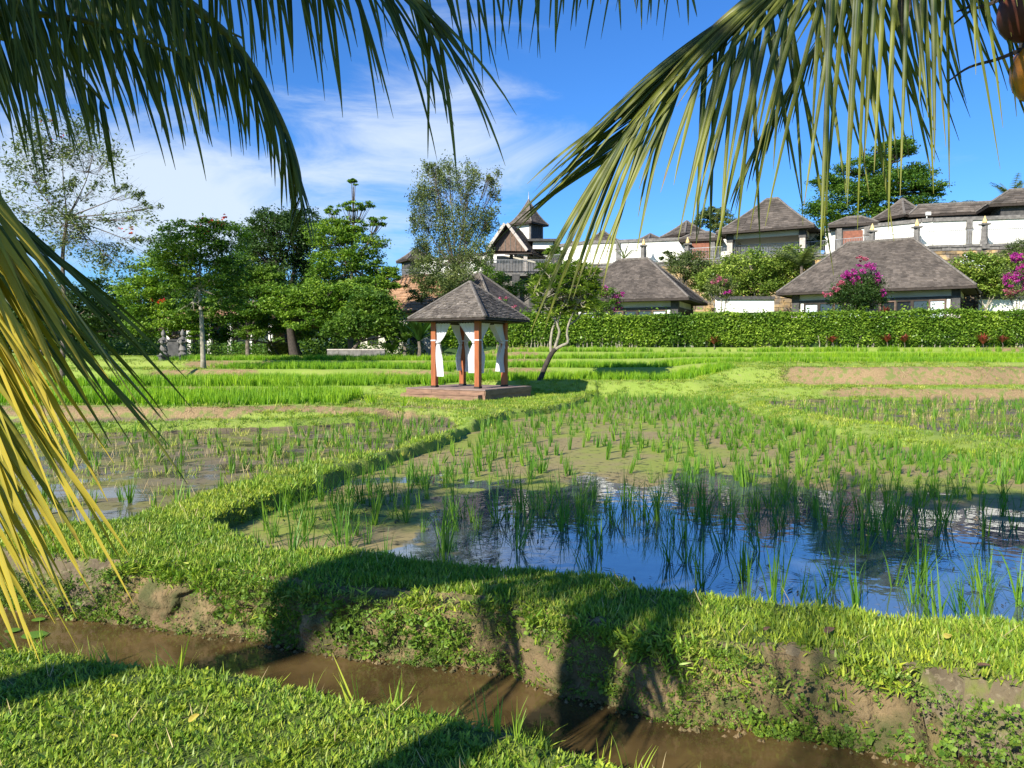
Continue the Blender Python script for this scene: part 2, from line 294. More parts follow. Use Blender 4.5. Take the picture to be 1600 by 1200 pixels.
def terr(x, y, detail=True):
    """height, masks(grass, mud, dry)"""
    x = np.asarray(x, float); y = np.asarray(y, float)
    wob = (fbm(x * .35, x * 0 + 3.1, 5, 2) - .5) * 1.6
    wl = 1 - sstep(-4.5, .5, x); wr = sstep(6.5, 9.5, x)
    zl = steps(y, TL, wob * .7); zc = steps(y, TC, wob); zr = steps(y, TR, wob)
    zb = zc * (1 - wl) + zl * wl; zb = zb * (1 - wr) + zr * wr
    # bund lips on the terrace edges
    lip = np.zeros_like(zb); dirt = np.zeros_like(zb)
    for tab, wgt, wb in ((TL, wl, wob * .7), (TC, (1 - wl) * (1 - wr), wob), (TR, wr, wob)):
        for (y0, z0) in tab[1:]:
            if y0 > 50: continue
            dy = y - y0 - wb; lip += wgt * .10 * np.exp(-((dy - .35) / .35) ** 2); dirt = np.maximum(dirt, wgt * np.exp(-((dy - .02) / .28) ** 2))
    z = zb + lip
    # basins
    g = np.ones_like(z); mud = np.zeros_like(z)
    jit = (fbm(x * 1.7, y * 1.7, 11, 3) - .5) * .32 if detail else 0
    jit2 = (fbm(x * 5.1, y * 5.1, 15, 2) - .5) * .10
    for P, fl, e, sl in ((POND, -.16, .02, .14), (LPAD, -.035, .02, .5), (LSTRIP, -.03, .02, .3), (RPAD, .06, .02, .45)):
        s = sdf(P, x, y) + jit + jit2; t = sstep(-e - sl * .5, sl * .5, s)
        if P is POND: t = np.where((x > 3.2) & (y > 9), sstep(-.9, .6, s), t)
        bot = fl + (fbm(x * 2.2, y * 2.2, 4, 3) - .5) * (.06 if P is not POND else .03)
        z = z * (1 - t) + bot * t; m = sstep(-.05, .1, s); g = g * (1 - m); mud = np.maximum(mud, m)
    # far plateau behind the retaining wall and hill behind the villas
    wy = wall_y(x); up = sstep(.15, .5, y - wy) * sstep(-22, -15, x); z = z * (1 - up) + 9.75 * up
    hill = sstep(47, 62, y) * sstep(-6, 6, x) * (1 - up); z = z + hill * (1.0 + 2.2 * sstep(54, 66, y))
    # near lawn, ditch, bank
    rag = (fbm(x * 3.0, y * .5, 21, 3) - .5) * .20; rag2 = (fbm(x * 9, y * .7, 23, 2) - .5) * .05
    e1 = mono(E1, x) + rag * .8; e2 = mono(E2, x) + .20 - rag * .7 - rag2; lp = mono(LIP, x) + .09 + rag * .7 + rag2
    lp = np.maximum(lp + .05, e2 + .02)
    bank_top = .19 + .03 * (fbm(x * .9, y * .9, 31, 2) - .5) * 2 + .03 * sstep(0, .3, y - lp)
    zn = np.where(y < mono(E1, x) * .5 + mono(E2, x) * .5,
                  -.34 + .34 * sstep(.10, -.16, y - e1) - .0,
                  -.34 + (.34 + bank_top) * np.clip(sstep(-.06, .05, y - e2) * .25 + .75 * np.clip((y - e2) / (lp - e2), 0, 1) ** .6, 0, 1))
    zn = np.where(y < mono(E1, x) - .25, .0 + .05 * (fbm(x * .7, y * .7, 41, 3) - .5), zn)
    near = 1 - sstep(.05, .28, y - lp)
    z = z * (1 - near) + zn * near
    inb = (y > e1 - .04) & (y < lp + .05)
    g = np.where(inb, 0, g); g = np.where(y < e1 - .04, 1, g)
    mud = np.where(inb, .55, mud)
    back = sstep(0, 12, -3 - y); z = z + 0 * back
    z = z + (fbm(x * 1.1, y * 1.1, 51, 3) - .5) * .05 * sstep(5, 9, y) * (1 - up)
    # which terrace faces are bare earth
    bare = dirt * sstep(.60, .78, fbm(x * .22, y * .05, 61, 2))
    wq = sstep(9.5, 12.5, x) * (.55 + .9 * fbm(x * .9, y * .9, 63, 3)); bare = np.maximum(bare, wq * np.exp(-((y - 30.3 - wob) / .6) ** 2) * 1.2)
    bare = np.maximum(bare, wq * np.exp(-((y - 26.3 - wob) / .3) ** 2) * 1.1)
    bare = np.maximum(bare, wl * np.exp(-((y - 19.5 - wob * .7) / .22) ** 2) * 1.0)
    bare = np.maximum(bare, np.exp(-((y - 20.6 - wob * .5) / .55) ** 2) * np.exp(-((x + 2.9) / 1.9) ** 4) * 1.3)
    bare = np.clip(bare, 0, 1) * (g > .5)
    return z, g * (1 - bare), mud, bare
RICE_POLY = np.array([tuple(on(*p)[:2]) for p in [(60, 645, .27), (640, 634, .27)]] + [(-4.6, 21), (-4.8, 29), (3, 31.5), (9, 31.5), (9.5, 36.2), (34, 36.2), (40, 44), (-10, 44), (-20.5, 43.5), (-17, 41), (-13.5, 38.2), (-13.0, 33), (-16, 29), (-19, 26)])
def grid_axis(segs):
    out = []
    for a, b, st in segs: out += list(np.arange(a, b, st))
    return np.array(out + [segs[-1][1]])
def build_ground():
    def geo(a, b, s0, k):
        out = []; x = a; s = s0
        while x < b: out.append(x); x += s; s *= k
        return out + [b]
    xs = np.arange(-6, 6, .055); r = np.array(geo(6, 900, .06, 1.055)); X = np.concatenate([-r[::-1], xs[1:], r])
    Y = np.concatenate([-np.array(geo(6, 300, .8, 1.25))[::-1], np.arange(-5, 1.4, .4), np.arange(1.4, 9, .04), np.arange(9, 22, .09), np.arange(22, 46, .16), np.arange(46, 95, .45), np.array(geo(95, 1500, 1.5, 1.18))])
    gx, gy = np.meshgrid(X, Y); x = gx.ravel(); y = gy.ravel()
    z, g, mud, bare = terr(x, y)
    # push steep earth faces in and out so that they are lumpy
    nx, ny = len(X), len(Y); Z = z.reshape(ny, nx)
    dzy = np.gradient(Z, axis=0) / np.gradient(gy, axis=0); steep = np.clip(np.abs(dzy) / 2.0, 0, 1).ravel()
    k = steep * (y < 14)
    ph = (fbm(x * 7, z * 14, 71, 4) - .5)
    y2 = y - k * ph * .17; z2 = z + k * (fbm(x * 13, y * 13, 73, 2) - .5) * .05
    z2 = z2 + (y < 12) * (fbm(x * 22, y * 22, 77, 2) - .5) * .012
    idx = np.arange(nx * ny).reshape(ny, nx)
    F = np.stack([idx[:-1, :-1], idx[:-1, 1:], idx[1:, 1:], idx[1:, :-1]], -1).reshape(-1, 4)
    m = ground_mat()
    me = mesh_np('ground', np.stack([x, y2, z2], 1), F, m, True)
    ca = me.color_attributes.new('cover', 'FLOAT_COLOR', 'POINT')
    field = (sdf(RICE_POLY, x, y) > 0) * 1.0
    ca.data.foreach_set('color', np.stack([g, mud, bare, field], 1).astype(np.float32).ravel())
    o = bpy.data.objects.new('ground', me); link(o); o['kind'] = 'structure'
def ground_mat():
    m = bpy.data.materials.new('ground'); m.use_nodes = True; nt = m.node_tree; nt.nodes.clear(); L = nt.links.new
    out = N(nt, 'ShaderNodeOutputMaterial'); p = N(nt, 'ShaderNodeBsdfPrincipled'); p.inputs['Specular IOR Level'].default_value = .25
    geo = N(nt, 'ShaderNodeNewGeometry'); at_ = N(nt, 'ShaderNodeAttribute', attribute_name='cover'); sp = N(nt, 'ShaderNodeSeparateColor'); L(at_.outputs['Color'], sp.inputs[0])
    def noise(s, d=5, v=None):
        n = N(nt, 'ShaderNodeTexNoise'); n.inputs['Scale'].default_value = s; n.inputs['Detail'].default_value = d; L(geo.outputs['Position'], n.inputs['Vector']); return n.outputs[0]
    def ramp(src, a, b):
        r = N(nt, 'ShaderNodeMapRange'); r.inputs[1].default_value = a; r.inputs[2].default_value = b; L(src, r.inputs[0]); return r.outputs[0]
    def mix(f, a, b):
        x = N(nt, 'ShaderNodeMixRGB')
        for i, s in ((0, f), (1, a), (2, b)):
            if isinstance(s, tuple): x.inputs[i].default_value = (*s, 1)
            elif isinstance(s, float): x.inputs[i].default_value = s
            else: L(s, x.inputs[i])
        return x.outputs[0]
    nm, nf, nb = noise(3), noise(30), noise(.35)
    soil = mix(ramp(nf, .3, .7), (.25, .16, .095), (.12, .078, .045)); soil = mix(ramp(nm, .45, .65), soil, (.17, .13, .08))
    mud = mix(ramp(nm, .35, .65), (.16, .125, .075), (.085, .065, .04)); mud = mix(ramp(noise(7), .5, .66), mud, (.14, .16, .035)); mud = mix(ramp(nf, .55, .7), mud, (.22, .18, .11))
    dry = mix(ramp(nf, .3, .7), (.34, .235, .12), (.20, .135, .065)); dry = mix(ramp(noise(5), .5, .6), dry, (.17, .19, .05))
    gr = mix(ramp(nf, .3, .7), (.16, .26, .03), (.25, .33, .055)); gr = mix(ramp(nb, .35, .65), gr, (.26, .32, .06)); gr = mix(ramp(noise(9), .58, .8), gr, (.28, .26, .11))
    grn = mix(ramp(nf, .3, .7), (.07, .11, .018), (.15, .19, .04)); grn = mix(ramp(noise(60), .5, .65), grn, (.035, .05, .012))  # near ground under the blades, darkened so gaps look shaded
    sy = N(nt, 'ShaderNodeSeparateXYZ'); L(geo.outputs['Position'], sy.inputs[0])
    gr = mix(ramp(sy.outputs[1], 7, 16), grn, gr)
    c = mix(ramp(sp.outputs[1], .1, .5), soil, mud)
    gn = N(nt, 'ShaderNodeMath', operation='ADD'); L(sp.outputs[0], gn.inputs[0]); q = N(nt, 'ShaderNodeMath', operation='MULTIPLY_ADD'); q.inputs[1].default_value = .7; q.inputs[2].default_value = -.35; L(noise(6), q.inputs[0]); L(q.outputs[0], gn.inputs[1])
    c = mix(ramp(gn.outputs[0], .35, .6), c, gr)
    c = mix(ramp(sp.outputs[2], .25, .6), c, dry)
    fa = N(nt, 'ShaderNodeMath', operation='MULTIPLY'); L(at_.outputs['Alpha'], fa.inputs[0]); fa.inputs[1].default_value = .6
    L(c, p.inputs['Base Color']); p.inputs['Roughness'].default_value = .9
    # wet sheen on mud
    wr = N(nt, 'ShaderNodeMapRange'); wr.inputs[1].default_value = .7; wr.inputs[2].default_value = 1; wr.inputs[3].default_value = .9; wr.inputs[4].default_value = .5; L(sp.outputs[1], wr.inputs[0]); L(wr.outputs[0], p.inputs['Roughness'])
    b = N(nt, 'ShaderNodeBump'); b.inputs['Strength'].default_value = .7; b.inputs['Distance'].default_value = .03; L(noise(26, 6), b.inputs['Height']); L(b.outputs[0], p.inputs['Normal'])
    L(p.outputs[0], out.inputs[0]); return m
build_ground()
# ------------------------------------------------------------------ water
def water_mat(name, deep, film1, film2, rough=.03, ior=1.5, bump=.12):
    m = bpy.data.materials.new(name); m.use_nodes = True; nt = m.node_tree; nt.nodes.clear(); L = nt.links.new
    out = N(nt, 'ShaderNodeOutputMaterial'); p = N(nt, 'ShaderNodeBsdfPrincipled'); p.inputs['Base Color'].default_value = (*deep, 1); p.inputs['Roughness'].default_value = rough; p.inputs['IOR'].default_value = ior
    f = N(nt, 'ShaderNodeBsdfPrincipled'); f.inputs['Roughness'].default_value = .75; f.inputs['Specular IOR Level'].default_value = .25
    geo = N(nt, 'ShaderNodeNewGeometry'); at_ = N(nt, 'ShaderNodeAttribute', attribute_name='film')
    def noise(s, d=5):
        n = N(nt, 'ShaderNodeTexNoise'); n.inputs['Scale'].default_value = s; n.inputs['Detail'].default_value = d; L(geo.outputs['Position'], n.inputs['Vector']); return n.outputs[0]
    a = N(nt, 'ShaderNodeMath', operation='ADD'); L(noise(1.4, 8), a.inputs[0]); L(at_.outputs['Fac'], a.inputs[1])
    r = N(nt, 'ShaderNodeMapRange'); r.inputs[1].default_value = .56; r.inputs[2].default_value = .62; L(a.outputs[0], r.inputs[0])
    mx = N(nt, 'ShaderNodeMixRGB'); mx.inputs[1].default_value = (*film1, 1); mx.inputs[2].default_value = (*film2, 1)
    r2 = N(nt, 'ShaderNodeMapRange'); r2.inputs[1].default_value = .42; r2.inputs[2].default_value = .56; L(noise(.55, 6), r2.inputs[0]); L(r2.outputs[0], mx.inputs[0])
    sp = N(nt, 'ShaderNodeMixRGB'); sp.inputs[2].default_value = (.06, .055, .02, 1); r3 = N(nt, 'ShaderNodeMapRange'); r3.inputs[1].default_value = .56; r3.inputs[2].default_value = .7; L(noise(9, 6), r3.inputs[0]); L(r3.outputs[0], sp.inputs[0]); L(mx.outputs[0], sp.inputs[1])
    L(sp.outputs[0], f.inputs['Base Color'])
    b = N(nt, 'ShaderNodeBump'); b.inputs['Strength'].default_value = bump; b.inputs['Distance'].default_value = .02; L(noise(5, 2), b.inputs['Height']); L(b.outputs[0], p.inputs['Normal'])
    s = N(nt, 'ShaderNodeMixShader'); L(r.outputs[0], s.inputs[0]); L(p.outputs[0], s.inputs[1]); L(f.outputs[0], s.inputs[2]); L(s.outputs[0], out.inputs[0]); return m
def water_sheet(name, P, z, film, m, pad=.35, st=.2):
    x0, y0 = P.min(0) - pad; x1, y1 = P.max(0) + pad; X = np.arange(x0, x1 + st, st); Y = np.arange(y0, y1 + st, st); gx, gy = np.meshgrid(X, Y); s = sdf(P, gx, gy)
    idx = np.arange(gx.size).reshape(gx.shape); ok = (s > -pad)
    cell = ok[:-1, :-1] & ok[1:, :-1] & ok[:-1, 1:] & ok[1:, 1:]
    F = np.stack([idx[:-1, :-1], idx[:-1, 1:], idx[1:, 1:], idx[1:, :-1]], -1)[cell]
    used = np.unique(F); mp = -np.ones(gx.size, int); mp[used] = np.arange(len(used)); F = mp[F]
    x = gx.ravel()[used]; y = gy.ravel()[used]
    me = mesh_np(name, np.stack([x, y, x * 0 + z], 1), F, m)
    a = me.attributes.new('film', 'FLOAT', 'POINT'); a.data.foreach_set('value', film(x, y).astype(np.float32))
    o = bpy.data.objects.new(name, me); link(o); o['kind'] = 'structure'; return o
def pond_film(x, y):
    far = sstep(9.6, 12.4, y - .12 * x + (fbm(x * .5, y * .5, 81, 3) - .5) * 2.6)
    lefty = np.exp(-((x + 2.0 + (y - 8) * -.05) / 1.0) ** 4 - ((y - 8.3) / 1.6) ** 4) * .62
    right = sstep(4.2, 6.8, x + (y - 7) * .35) * .28
    return -.075 + far * .54 + lefty + right
M['water'] = water_mat('pond_water', (.08, .10, .11), (.26, .29, .05), (.30, .235, .10), ior=4.0)
water_sheet('pond_water', POND, .004, pond_film, M['water'])
M['water_left'] = water_mat('paddy_water', (.10, .085, .055), (.22, .21, .05), (.20, .16, .09), ior=1.5, rough=.08)
water_sheet('paddy_water', LPAD, -.012, lambda x, y: .04 + .10 * (fbm(x * .4, y * .4, 85, 3)), M['water_left'])
water_sheet('paddy_water', LSTRIP, -.006, lambda x, y: np.where((x < -7.2) & (x > -11.2), -.5, -.02) + 0 * y, M['water_left'])
water_sheet('paddy_water', RPAD, .062, lambda x, y: -.03 + 0 * x, M['water_left'])
M['ditch'] = mat('ditch_water', (.13, .082, .03), (.05, .032, .012), rough=.05, ns=2.6, nd=5, bump=.15, bs=6, spec=.7)
def ditch():
    xs = np.arange(-12, 3.6, .25); V = []; F = []
    for i, x in enumerate(xs):
        a, b = mono(E1, x) - .35, mono(E2, x) + .3
        for j in range(5): V.append((x, a + (b - a) * j / 4, -.2))
    for i in range(len(xs) - 1):
        for j in range(4): k = i * 5 + j; F.append([k, k + 5, k + 6, k + 1])
    o = ob('ditch_water', V, F, M['ditch'], loc=(0, 4, -.2)); o['kind'] = 'structure'
ditch()

# ------------------------------------------------------------------ the eroded earth face of the ditch bank
def h3(x, y, z, s): return fbm(x + z * 1.7, y + z * 2.3, s, 4)
def bank_face():
    xs = np.arange(-9, 3.9, .014); nt = 44; t = np.linspace(0, 1, nt); gx, gt = np.meshgrid(xs, t); x = gx.ravel(); tt = gt.ravel()
    z0, g0, m0, b0 = terr(xs, mono(LIP, xs) + .3); ztop = np.tile(z0, nt) + .0
    rag = (fbm(x * 3.0, x * 0 + mono(E2, x) * .5, 21, 3) - .5) * .20; rag2 = (fbm(x * 9, mono(E2, x) * .7, 23, 2) - .5) * .05
    yb = mono(E2, x) + .09 - rag * .7 - rag2; yt = np.maximum(mono(LIP, x) + .14 + rag * .7 + rag2, yb + .13)
    z = -.27 + (ztop + .27) * tt ** .8; y = yb + (yt - yb) * tt ** 1.5 - .035
    big = (h3(x * 1.6, z * 2.2, 0, 131) - .5) * .13; med = (h3(x * 5.5, z * 7, 0, 133) - .5) * .11; fine = (h3(x * 21, z * 24, 0, 135) - .5) * .045
    groove = (fbm(x * 11 + z * 1.5, z * 1.2, 137, 3) - .5) * .075
    cav = -.10 * sstep(.60, .72, h3(x * 2.6, z * 3.2 + 5, 0, 139)) * np.sin(np.pi * tt)
    env = .35 + .65 * np.sin(np.pi * np.clip(tt, 0, 1)) ** .6
    y = y - np.maximum(big + med + fine + groove + cav, -.06) * env + .05 * sstep(.88, 1, tt); z = z + (h3(x * 6, z * 6, 0, 141) - .5) * .03 * env
    idx = np.arange(len(x)).reshape(nt, len(xs)); F = np.stack([idx[:-1, :-1], idx[:-1, 1:], idx[1:, 1:], idx[1:, :-1]], -1).reshape(-1, 4)
    o = ob('bank_face', np.stack([x, y, z], 1), F, M['earth'], smooth=True, loc=(0, 4.5, -.2)); o['kind'] = 'structure'
    return o
M['earth'] = mat('warm_earth', (.20, .14, .068), (.08, .08, .028), rough=.95, ns=6, nd=9, lo=.42, hi=.62, bump=1.0, bs=55, big=.35, bigs=2.5)
bank_face()
def clods():
    V = MB(); 
    for k in range(800):
        x = random.uniform(-7, 3.6); y = float(mono(E2, np.array([x]))[0]) + random.uniform(-.02, .10); r = random.uniform(.004, .02) * (1.4 if random.random() < .08 else 1); c = Vector((x, y, -.2 + random.uniform(-.3, .5) * r)); i = len(V.v)
        for a in ((1, 0, 0), (-1, 0, 0), (0, 1, 0), (0, -1, 0), (0, 0, 1), (0, 0, -1)): V.v.append(tuple(c + Vector(a) * r * random.uniform(.6, 1.3)))
        V.f += [[i + q for q in f] for f in ((0, 2, 4), (2, 1, 4), (1, 3, 4), (3, 0, 4), (2, 0, 5), (1, 2, 5), (3, 1, 5), (0, 3, 5))]
    o = V.ob('earth_clods', M['earth'], loc=(0, 4.5, -.2)); tag(o, 'crumbled clods of earth along the waterline of the ditch bank', 'clods', kind='stuff')
clods()
# ------------------------------------------------------------------ buildings
def gz(x, y):
    return float(terr(np.array([x]), np.array([y]))[0][0])
def roof(root, E, ridge, row=.2, sw=.3, th=.03, m='shingle', flare=0.0, capr=.09, cap='ridge', soffit=True, name='roof', fascia=.16):
    """hip roof: E four eave corners (counter-clockwise), ridge two points (may coincide). Returns the roof part"""
    E = [Vector(e) for e in E]; Rg = [Vector(r) for r in ridge]
    ze = E[0].z; zr = Rg[0].z
    # faces: (eave a, eave b, top a, top b): E0-E1 front long, E1-E2 end, E2-E3 back long, E3-E0 end ; Rg[0] nearest E0/E3, Rg[1] nearest E1/E2
    faces = [(E[0], E[1], Rg[0], Rg[1]), (E[1], E[2], Rg[1], Rg[1]), (E[2], E[3], Rg[1], Rg[0]), (E[3], E[0], Rg[0], Rg[0])]
    def zf(t): return ze + (zr - ze) * (t * (1 - flare) + flare * t * t)
    def pt(a, b, t): p = a.lerp(b, t); p.z = zf(t); return p
    base = MB()
    nst = 5 if flare else 1
    for a, b, c, d in faces:
        for i in range(nst):
            t0, t1 = i / nst, (i + 1) / nst
            base.q(*[q - Vector((0, 0, .012)) for q in (pt(a, c, t0), pt(b, d, t0), pt(b, d, t1), pt(a, c, t1))])
    if soffit: base.q(*[e - Vector((0, 0, .10)) + (sum(E, Vector()) / 4 - e) * .02 for e in E][::-1])
    rf = base.ob(name, M['wood_dark'] if m != 'thatch' else M['thatch'], root)
    fb = MB()
    for i in range(4):
        a, b = E[i], E[(i + 1) % 4]; d = (b - a); n = Vector((d.y, -d.x, 0)).normalized() * .03
        fb.box(a - n - Vector((0, 0, fascia)), d, n, (0, 0, fascia - .02))
    fb.ob('fascia', M['wood_dark'], rf)
    V = []; F = []
    for a, b, c, d in faces:
        mid = (a + b) / 2; top = (c + d) / 2; sl = (top - mid).length; n = max(3, int(sl / row))
        out = (b - a).cross(Vector((0, 0, 1))); out.z = 0
        nrm = (b - a).cross(top - mid)
        if nrm.z < 0: nrm = -nrm
        nrm.normalize()
        for i in range(n):
            t0, t1 = i / n - .008, min(1, (i + 1.15) / n); l0, r0, l1, r1 = pt(a, c, max(t0, 0)), pt(b, d, max(t0, 0)), pt(a, c, t1), pt(b, d, t1)
            wd = (r0 - l0).length; k = max(1, int(wd / sw)); cuts = [0] + sorted(min(.999, max(.001, (j + random.uniform(-.28, .28) + (.5 if i % 2 else 0) * .9) / k)) for j in range(1, k)) + [1]
            for u0, u1 in zip(cuts, cuts[1:]):
                dn = nrm * (th * random.uniform(.75, 1.6)); e = random.uniform(-.12, .12) * (l1 - l0).length
                dd = (l1 - l0).normalized() * e
                p0 = l0.lerp(r0, u0) + dn - dd; p1 = l0.lerp(r0, u1) + dn - dd; p2 = l1.lerp(r1, u1) + nrm * .004; p3 = l1.lerp(r1, u0) + nrm * .004
                j = len(V); V += [tuple(p0), tuple(p1), tuple(p2), tuple(p3), tuple(p0 - dn * 1.2), tuple(p1 - dn * 1.2)]; F += [[j, j + 1, j + 2, j + 3], [j + 4, j + 5, j + 1, j]]
    s = ob('shingles', V, F, M[m], rf); s['kind'] = 'stuff'
    # hip and ridge caps
    def hipline(a, b, n=6):
        return [pt(a, b, i / n) + Vector((0, 0, capr * .35)) for i in range(n + 1)]
    for e, r in ((E[0], Rg[0]), (E[1], Rg[1]), (E[2], Rg[1]), (E[3], Rg[0])):
        c = MB(); c.tube(hipline(e, r), capr, 6); c.ob('ridge_cap', M[cap], rf)
    if (Rg[0] - Rg[1]).length > .2:
        c = MB(); c.tube([Rg[0] + Vector((0, 0, capr * .4)), Rg[1] + Vector((0, 0, capr * .4))], capr * 1.15, 6); c.ob('ridge_cap', M[cap], rf)
    return rf
class Fr:
    """local frame with origin A, unit axes u (left along the front) and v (back)"""
    def __init__(s, A, u): s.A = Vector((A[0], A[1], 0)); s.u = Vector((u[0], u[1], 0)).normalized(); s.v = Vector((s.u.y, -s.u.x, 0)); 
    def p(s, a, b, z): q = s.A + s.u * a + s.v * b; q.z = z; return q
    def box(s, mb, a0, a1, b0, b1, z0, z1): mb.box(s.p(a0, b0, z0), s.u * (a1 - a0), s.v * (b1 - b0), (0, 0, z1 - z0))
def villa(name, label, A, u, Lx, Wy, ze, rise, zb, win=True, row=.16, sides=True, ov=.95, group=None, ridge_half=None):
    f = Fr(A, u); c = f.p(Lx / 2, Wy / 2, zb); root = thing(name, label, 'villa', c, group)
    rh = max(0.05, (Lx - Wy) / 2) if ridge_half is None else ridge_half
    E = [f.p(0, 0, ze), f.p(Lx, 0, ze), f.p(Lx, Wy, ze), f.p(0, Wy, ze)]
    roof(root, E, [f.p(Lx / 2 - rh, Wy / 2, ze + rise), f.p(Lx / 2 + rh, Wy / 2, ze + rise)], row=row, sw=.19, th=.022)
    a0, a1, b0, b1 = ov, Lx - ov, ov, Wy - ov; zt = ze - .12
    b = MB(); f.box(b, a0 + .05, a1 - .05, b0 + .25, b1 - .05, zb - 1, zt); b.ob('wall', M['stone_dark'], root)
    fz = MB(); f.box(fz, a0 + .4, a1 - .4, b0 + .02, b0 + .24, zt - .42, zt - .01); f.box(fz, a0 + .02, a0 + .2, b0 + .4, b1 - .4, zt - .42, zt - .01); fz.ob('frieze', M['cream'], root)
    bd = MB(); f.box(bd, a0 + .4, a1 - .4, b0 - .03, b0 + .2, zt - .60, zt - .425); f.box(bd, a0 - .03, a0 + .2, b0 + .4, b1 - .4, zt - .60, zt - .425); bd.ob('lintel', M['stone_dark'], root)
    for (a, bb) in ((a0 - .06, b0 - .06), (a1 - .44, b0 - .06), (a0 - .06, b1 - .44)):
        p = MB(); f.box(p, a, a + .5, bb, bb + .5, zt - 1.35, zt - .005); p.ob('pillar', M['stone_dark'], root)
        p = MB(); f.box(p, a - .02, a + .52, bb - .02, bb + .52, zb - 1, zt - 1.353); p.ob('pillar_base', M['stone_pale'], root)
    if win:
        # a run of glazed doors along the front
        n = max(3, int((Lx - 2 * ov - 1.4) / .98)); x0 = a0 + .75; w = (a1 - .75 - x0) / n
        for i in range(n):
            xa = x0 + i * w; fr = MB()
            f.box(fr, xa, xa + .09, b0 + .0, b0 + .16, zb, zt - .602); f.box(fr, xa + w - .09, xa + w - .002, b0 + .0, b0 + .16, zb, zt - .602); f.box(fr, xa + .09, xa + w - .09, b0 + .01, b0 + .15, zt - .7, zt - .605)
            wf = fr.ob('window', M['wood_dark'] if i % 3 else M['brick'], root)
            g = MB(); f.box(g, xa + .09, xa + w - .09, b0 + .10, b0 + .13, zb, zt - .702); g.ob('pane', M['drape'] if i in (0, n - 1) or i == n // 2 + 1 else M['glass'], wf)
        m_ = max(2, int((Wy - 2 * ov - 1.2) / 1.0)); y0 = b0 + .6; w = (b1 - .6 - y0) / m_
        for i in range(m_):
            ya = y0 + i * w; fr = MB(); f.box(fr, a0 - .02, a0 + .12, ya, ya + .08, zb, zt - .602); f.box(fr, a0 - .02, a0 + .12, ya + w - .08, ya + w - .002, zb, zt - .602); f.box(fr, a0 - .01, a0 + .11, ya + .08, ya + w - .08, zt - .7, zt - .605)
            wf = fr.ob('window', M['wood_dark'], root); g = MB(); f.box(g, a0 + .04, a0 + .06, ya + .08, ya + w - .08, zb, zt - .702); g.ob('pane', M['glass'], wf)
        for a in (a0 + .5, a1 - .72):
            p = MB(); f.box(p, a, a + .2, b0 + .03, b0 + .2, zb, zt - .603); p.ob('jamb', M['white'], root)
    return root
zr = lambda rel: CZ + rel
villa('garden_villa', 'large grey shingle roofed villa behind the hedge, magenta bougainvillea in front of it', (29, 49), (-.842, .54), 12.2, 7.9, zr(4.08), 3.65, 2.9)
villa('garden_villa', 'smaller shingle roofed villa behind the hedge just right of the leaning frangipani', (11.9, 52.8), (-.917, .40), 9.6, 7.4, zr(3.58), 3.15, 2.6)
villa('garden_villa', 'shingle roofed villa whose hip shows directly behind the gazebo roof', (-1.2, 51.5), (-.87, .5), 6.2, 6.0, zr(2.72), 2.75, 2.2, win=False)
# thatched building on the left
def thatch_house():
    f = Fr((-3.9, 57.5), (-.95, .3)); L_, W_ = 9.4, 6.6; ze, zt = zr(3.0), zr(5.85); root = thing('thatched_house', 'low house with pale orange grass thatch roof half hidden by trees', 'house', f.p(L_ / 2, W_ / 2, 1.8))
    E = [f.p(0, 0, ze), f.p(L_, 0, ze), f.p(L_, W_, ze), f.p(0, W_, ze)]
    rf = roof(root, E, [f.p(3.3, W_ / 2, zt), f.p(6.0, W_ / 2, zt)], row=.35, sw=.9, th=.05, m='thatch', capr=.13, cap='brick')
    for k in range(9):
        a = 3.3 + k * .34; m_ = MB(); m_.tube([f.p(a, W_ / 2, zt + .12), f.p(a - .10, W_ / 2 - .75, zt - .60)], .05, 5); m_.ob('ridge_batten', M['brick'], rf)
    b = MB(); f.box(b, .8, L_ - .8, .8, W_ - .8, 1.2, ze); b.ob('wall', M['cream'], root)
    for a in (1.6, 3.4, 5.2, 7.0):
        b = MB(); f.box(b, a, a + .9, .72, .79, 2.2, ze - .5); w = b.ob('window', M['wood_dark'], root); g = MB(); f.box(g, a + .08, a + .82, .70, .718, 2.3, ze - .6); g.ob('pane', M['glass'], w)
thatch_house()
def low_house():
    f = Fr((-19.0, 62), (-1, .1)); root = thing('garden_building', 'low pinkish building with white pillars behind the tree trunks', 'building', f.p(4.5, 2.5, 1.6))
    E = [f.p(-.5, -.5, zr(2.6)), f.p(9.5, -.5, zr(2.6)), f.p(9.5, 5, zr(2.6)), f.p(-.5, 5, zr(2.6))]
    roof(root, E, [f.p(2.4, 2.2, zr(4.0)), f.p(6.6, 2.2, zr(4.0))], row=.35, sw=.6, m='thatch')
    b = MB(); f.box(b, 0, 9, .6, 4.5, 1.3, zr(2.45)); b.ob('wall', M['brick'], root)
    for k in range(6): p = MB(); f.box(p, k * 1.7, k * 1.7 + .32, 0, .32, 1.3, zr(2.5)); p.ob('pillar', M['white'], root)
    for k in range(5): p = MB(); f.box(p, k * 1.7 + .6, k * 1.7 + 1.4, .55, .599, 1.6, zr(1.6)); p.ob('window', M['glass'], root)
low_house()
